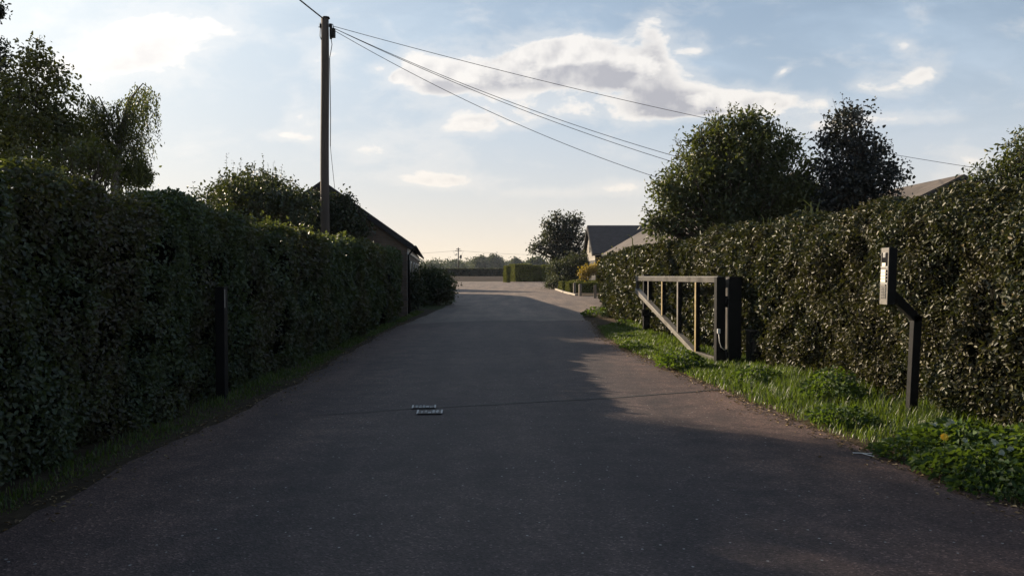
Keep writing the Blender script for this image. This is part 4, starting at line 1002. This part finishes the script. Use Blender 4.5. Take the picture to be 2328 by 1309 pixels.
# ------------------------------------------------------------------ verges: grass, weeds, litter
def edge_x(y, E): return np.interp(y, [p[1] for p in E], [p[0] for p in E])
RH = [(4.95, 3.2), (4.62, 7.1), (3.92, 12.7), (3.30, 20), (3.05, 27.5)]
def grass(name, n, yr, lo, hi, hfun, label_kind='stuff', skip=None):
    y = yr[0] + (yr[1] - yr[0]) * rng.random(n * 2) ** 1.25; a, b = lo(y), hi(y); t = rng.random(len(y)); x = a + (b - a) * t
    ok = b > a + .02
    q = np.stack([x, y, np.zeros_like(x)], 1)
    den = vnoise(q * 1.8, 31) * .6 + vnoise(q * 6, 32) * .4
    edge = np.clip(t * (b - a) / .22, 0, 1)
    ok &= rng.random(len(y)) < np.clip((den - .22) * 2.6, .05, 1) * (.25 + .75 * edge)
    x, y, t, q, den, edge = x[ok][:n], y[ok][:n], t[ok][:n], q[ok][:n], den[ok][:n], edge[ok][:n]
    n = len(x)
    h = hfun(x, y, t) * (.45 + .9 * den) * rng.uniform(.5, 1.35, n) * (.5 + .5 * edge)
    az = rng.random(n) * 2 * np.pi; lean = rng.uniform(.1, .75, n)
    d = np.stack([np.cos(az), np.sin(az), np.zeros(n)], 1); w = np.stack([-np.sin(az), np.cos(az), np.zeros(n)], 1) * (rng.uniform(.0025, .005, n) * np.clip(y / 8, 1, 2.4))[:, None]
    B = q.copy(); B[:, 2] = .004
    V = np.empty((n, 6, 3)); h_ = h[:, None]
    m1 = B + np.array([0, 0, 1]) * h_ * .55 + d * h_ * (lean * .25)[:, None]; tp = B + np.array([0, 0, 1]) * h_ * (1 - lean * .35)[:, None] + d * h_ * lean[:, None]
    V[:, 0] = B - w; V[:, 1] = B + w; V[:, 2] = m1 + w * .8; V[:, 3] = m1 - w * .8; V[:, 4] = tp + w * .15; V[:, 5] = tp - w * .15
    k = (np.arange(n) * 6)[:, None]; Fq = np.concatenate([k + np.array([0, 1, 2, 3]), k + np.array([3, 2, 4, 5])])
    o = link(name, np_mesh(name, V.reshape(-1, 3), Fq), M_['grass']); o['kind'] = 'stuff'
    return o
hf = lambda x, y, t: .06 + .10 * np.clip((t - .3) * 1.6, 0, 1) + .10 * np.exp(-((y - 9.5) / 2.2) ** 2)
grass('verge_grass', 52000, (3.6, 21.5), lambda y: edge_x(y, R_EDGE) + .02, lambda y: edge_x(y, RH) + .25, hf)
grass('bank_grass', 11000, (3.0, 29), lambda y: np.full_like(y, -3.6), lambda y: edge_x(y, L_EDGE) - .05 - .15 * vnoise(np.stack([y * .8, y * 0, y * 0], 1), 40), lambda x, y, t: .10 * (1.1 - t))
def weed(x, y, r, h, n, L, label, name='weed', mat='weed', asp=.85, cat='weed'):
    o = thing(name, (x, y, 0), label, cat, 'leafy weeds in the right verge')
    a = rng.random(n) * 2 * np.pi; rr = r * np.sqrt(rng.random(n)); z = h * (1 - (rr / r) ** 2 * .7) * rng.uniform(.25, 1, n)
    P = np.stack([x + rr * np.cos(a), y + rr * np.sin(a), z + .02], 1)
    N1 = unit(rnd3(n) * .85 + np.array([0, 0, .8]) + np.stack([np.cos(a), np.sin(a), a * 0], 1) * .3); D1 = unit(np.stack([np.cos(a), np.sin(a), a * 0], 1) + rnd3(n) * .6)
    leaves('foliage', P, D1, N1, L * rng.uniform(.6, 1.25, n), L * asp * rng.uniform(.7, 1.1, n), M_[mat], o)
    m = MB()
    for i in range(min(n, 50)):
        m.tube([(x + (P[i, 0] - x) * .5, y + (P[i, 1] - y) * .5, 0), tuple(P[i])], [.003, .002], 4, False)
    m.done('stems', M_['weed'], o)
    return o
g1 = GP(1545, 838); weed(g1.x + .02, g1.y, .36, .30, 420, .065, 'bright nettle like clump at the verge corner below the gate')
g1 = GP(1440, 795); weed(g1.x + .05, g1.y, .30, .14, 200, .06, 'small low weed patch near the gate stop post')
weed(3.30, 10.6, .36, .26, 700, .048, 'leafy weeds in the middle of the sunlit verge')
weed(3.75, 9.2, .36, .40, 700, .052, 'tall leafy weeds against the hedge, between gate and intercom')
weed(3.30, 7.9, .32, .18, 600, .045, 'low weeds at the verge edge in front of the intercom post')
weed(3.85, 6.7, .50, .24, 1300, .058, 'broad leaved weeds right of the intercom post foot')
weed(3.55, 5.9, .50, .19, 1300, .055, 'broad leaved weeds spilling over the driveway edge at lower right')
weed(4.1, 5.4, .55, .27, 1600, .060, 'broad leaved weed mass in the lower right corner')
weed(3.32, 6.5, .34, .13, 420, .045, 'low creeping weeds at the driveway edge in front of the broad leaved weeds')
weed(3.36, 5.45, .30, .12, 360, .045, 'creeping weeds farthest out over the driveway at lower right')
weed(4.2, 6.2, .55, .30, 1300, .055, 'tall broad leaved weeds against the hedge at lower right')
weed(3.80, 4.9, .40, .22, 900, .055, 'low broad leaved weeds at the lower right edge of the photo')
g1 = GP(1365, 722); weed(g1.x, g1.y + .4, .55, .34, 300, .09, 'dark weed clump at the far foot of the right hedge')
g1 = GP(1425, 745); weed(g1.x, g1.y + .3, .40, .18, 160, .08, 'dark weed clump beside the blue bag')
# pale blotched leaves and the yellow flower
q = PX(2147, 993, 6.2)
o = thing('yellow_flower', (q.x, q.y, 0), 'single orange yellow flower in the weeds right of the intercom', 'flower')
m = MB()
fn = Vector((-.35, -.8, .5)).normalized(); fa = fn.cross(Vector((0, 0, 1))).normalized(); fb = fn.cross(fa)
for lay, (r0, n_) in enumerate(((.034, 14), (.026, 12), (.017, 9))):
    for i in range(n_):
        a = (i + lay * .4) * 2 * math.pi / n_; c, s_ = math.cos(a), math.sin(a); o0 = q + fn * (.004 * lay)
        rad = fa * c + fb * s_; tan = fb * c - fa * s_
        m.poly([o0, o0 + rad * r0 * .55 - tan * r0 * .24 + fn * .006, o0 + rad * r0 + fn * (.004 + .003 * lay), o0 + rad * r0 * .55 + tan * r0 * .24 + fn * .006])
m.box((q.x, q.y, q.z + .006), (.02, .02, .014), bev=.005); m.done('petals', M_['flower'], o)
MB().tube([(q.x + .02, q.y + .02, 0), (q.x + .01, q.y + .01, q.z * .6), (q.x, q.y, q.z)], .003, 5).done('stem', M_['weed'], o)
for k, (px, py, Yq) in enumerate([(2155, 965, 6.25), (2162, 958, 6.25), (2122, 962, 6.5), (2258, 1005, 5.75), (2298, 1022, 5.55), (2194, 1000, 5.95), (2276, 1028, 5.6)]):
    q = np.array(PX(px, py, Yq))[None]; n = 4
    a = np.arange(n) * 1.05 + k * 1.7 + rng.normal(size=n) * .25
    D1 = np.stack([np.cos(a), np.sin(a) * .5 - .3, np.sin(a) * .7 + .2], 1)
    V, Fq = leaf_geo(np.repeat(q, n, 0), D1, np.tile([[-.3, -.9, .5]], (n, 1)) + rnd3(n) * .2, rng.uniform(.022, .040, n), rng.uniform(.022, .034, n))
    o = link('pale_leaf', np_mesh('pale_leaf', V, Fq), M_['pale']); c = Vector(q[0]); o.data.transform(Matrix.Translation(-c)); o.location = c
    tag(o, ['pale mottled leaf just right of the intercom post foot', 'narrow pale leaf standing beside the mottled one', 'pale leaf at the very foot of the intercom post', 'pale leaf in the weeds right of the yellow flower', 'largest pale lobed leaf near the right edge of the photo',
            'small pale leaf between the yellow flower and the right edge', 'pale leaf just left below the largest pale leaf'][k], 'leaf', 'pale leaves among the weeds')
# grass tufts and reeds on top of the right hedge
def tuft(px, py, Y, hpx, n, label, name='reed', spread=.12, w=.012):
    q = PX(px, py, Y); h = hpx / F * Y
    o = thing(name, (q.x, Y, 0), label, 'reed', 'reeds rising above the right hedge')
    m = MB()
    for i in range(n):
        a = rng.normal() * .6; bx = q.x + rng.normal() * spread; by = Y + rng.normal() * .1; hh = h * rng.uniform(.5, 1.0)
        p0 = Vector((bx, by, q.z - .5)); p1 = Vector((bx + a * .2 * hh, by, q.z + hh * .55)); p2 = Vector((bx + a * .75 * hh, by + rng.normal() * .05, q.z + hh * .92)); p3 = Vector((bx + a * 1.25 * hh, by, q.z + hh * (.98 - abs(a) * .3)))
        ww = [w, w, w * .8, w * .15]; L_ = [m.bm.verts.new(p - Vector((u_, 0, 0))) for p, u_ in zip((p0, p1, p2, p3), ww)]; R_ = [m.bm.verts.new(p + Vector((u_, 0, u_ * .3))) for p, u_ in zip((p0, p1, p2, p3), ww)]
        for k in range(3): m.bm.faces.new((L_[k], R_[k], R_[k + 1], L_[k + 1]))
    m.done('blades', M_['shrub'], o)
    MB().tube([(q.x, Y, 0), (q.x, Y, q.z - .3)], .02, 6).done('stem', M_['grass'], o)
tuft(1838, 500, 11.9, 52, 9, 'tuft of long grass blades on the hedge top, left of the dark tree', spread=.07, w=.009)
tuft(1745, 510, 13.0, 32, 4, 'few thin blades on the hedge top below the big tree', spread=.08, w=.008)
tuft(1620, 535, 16.0, 30, 7, 'reed tuft on the hedge top under the middle of the big tree', spread=.2, w=.010)
tuft(1545, 548, 18.0, 26, 9, 'broad reed tuft on the hedge top under the left of the big tree', spread=.28, w=.012)
tuft(1490, 555, 19.5, 34, 6, 'tall reed tuft in front of the brown barn roof', spread=.25, w=.012)
# fallen leaves and bits along the kerbless edges
n = 3200
y = rng.uniform(4, 24, n); sd = rng.random(n) < .72
x = np.where(sd, edge_x(y, R_EDGE) + rng.normal(size=n) * .07 - .03 - rng.exponential(.08, n) * (rng.random(n) < .3), edge_x(y, L_EDGE) + np.abs(rng.normal(size=n)) * .16 - .12)
P = np.stack([x, y, np.full(n, .014)], 1); N1 = unit(rnd3(n) * .35 + np.array([0, 0, 1.0])); D1 = unit(np.cross(N1, rnd3(n)))
o = leaves('leaf_litter', P, D1, N1, rng.uniform(.02, .05, n), rng.uniform(.012, .025, n), M_['litter']); o['kind'] = 'stuff'
q = GP(1960, 1034)
m = MB(); m.beam((q.x - .07, q.y + .02, .016), (q.x + .08, q.y - .02, .018), .010, .006, bev=.001); m.beam((q.x, q.y - .01, .016), (q.x + .05, q.y - .11, .016), .008, .005, bev=.001)
o = m.done('straw', M_['white']); o.data.transform(Matrix.Translation((-q.x, -q.y, 0))); o.location = (q.x, q.y, 0); tag(o, 'pale broken straw lying on the driveway edge at right', 'litter')

# ------------------------------------------------------------------ air
m, nt, N, L, out = newmat('haze_air')
vol = N.new('ShaderNodeVolumePrincipled'); vol.inputs['Color'].default_value = (.80, .88, 1.0, 1); vol.inputs['Density'].default_value = .00016; vol.inputs['Anisotropy'].default_value = .0
L.new(vol.outputs[0], out.inputs['Volume'])
o = MB().box((0, 330, 5.5), (1400, 780, 13.4)).done('haze', m); o['kind'] = 'stuff'
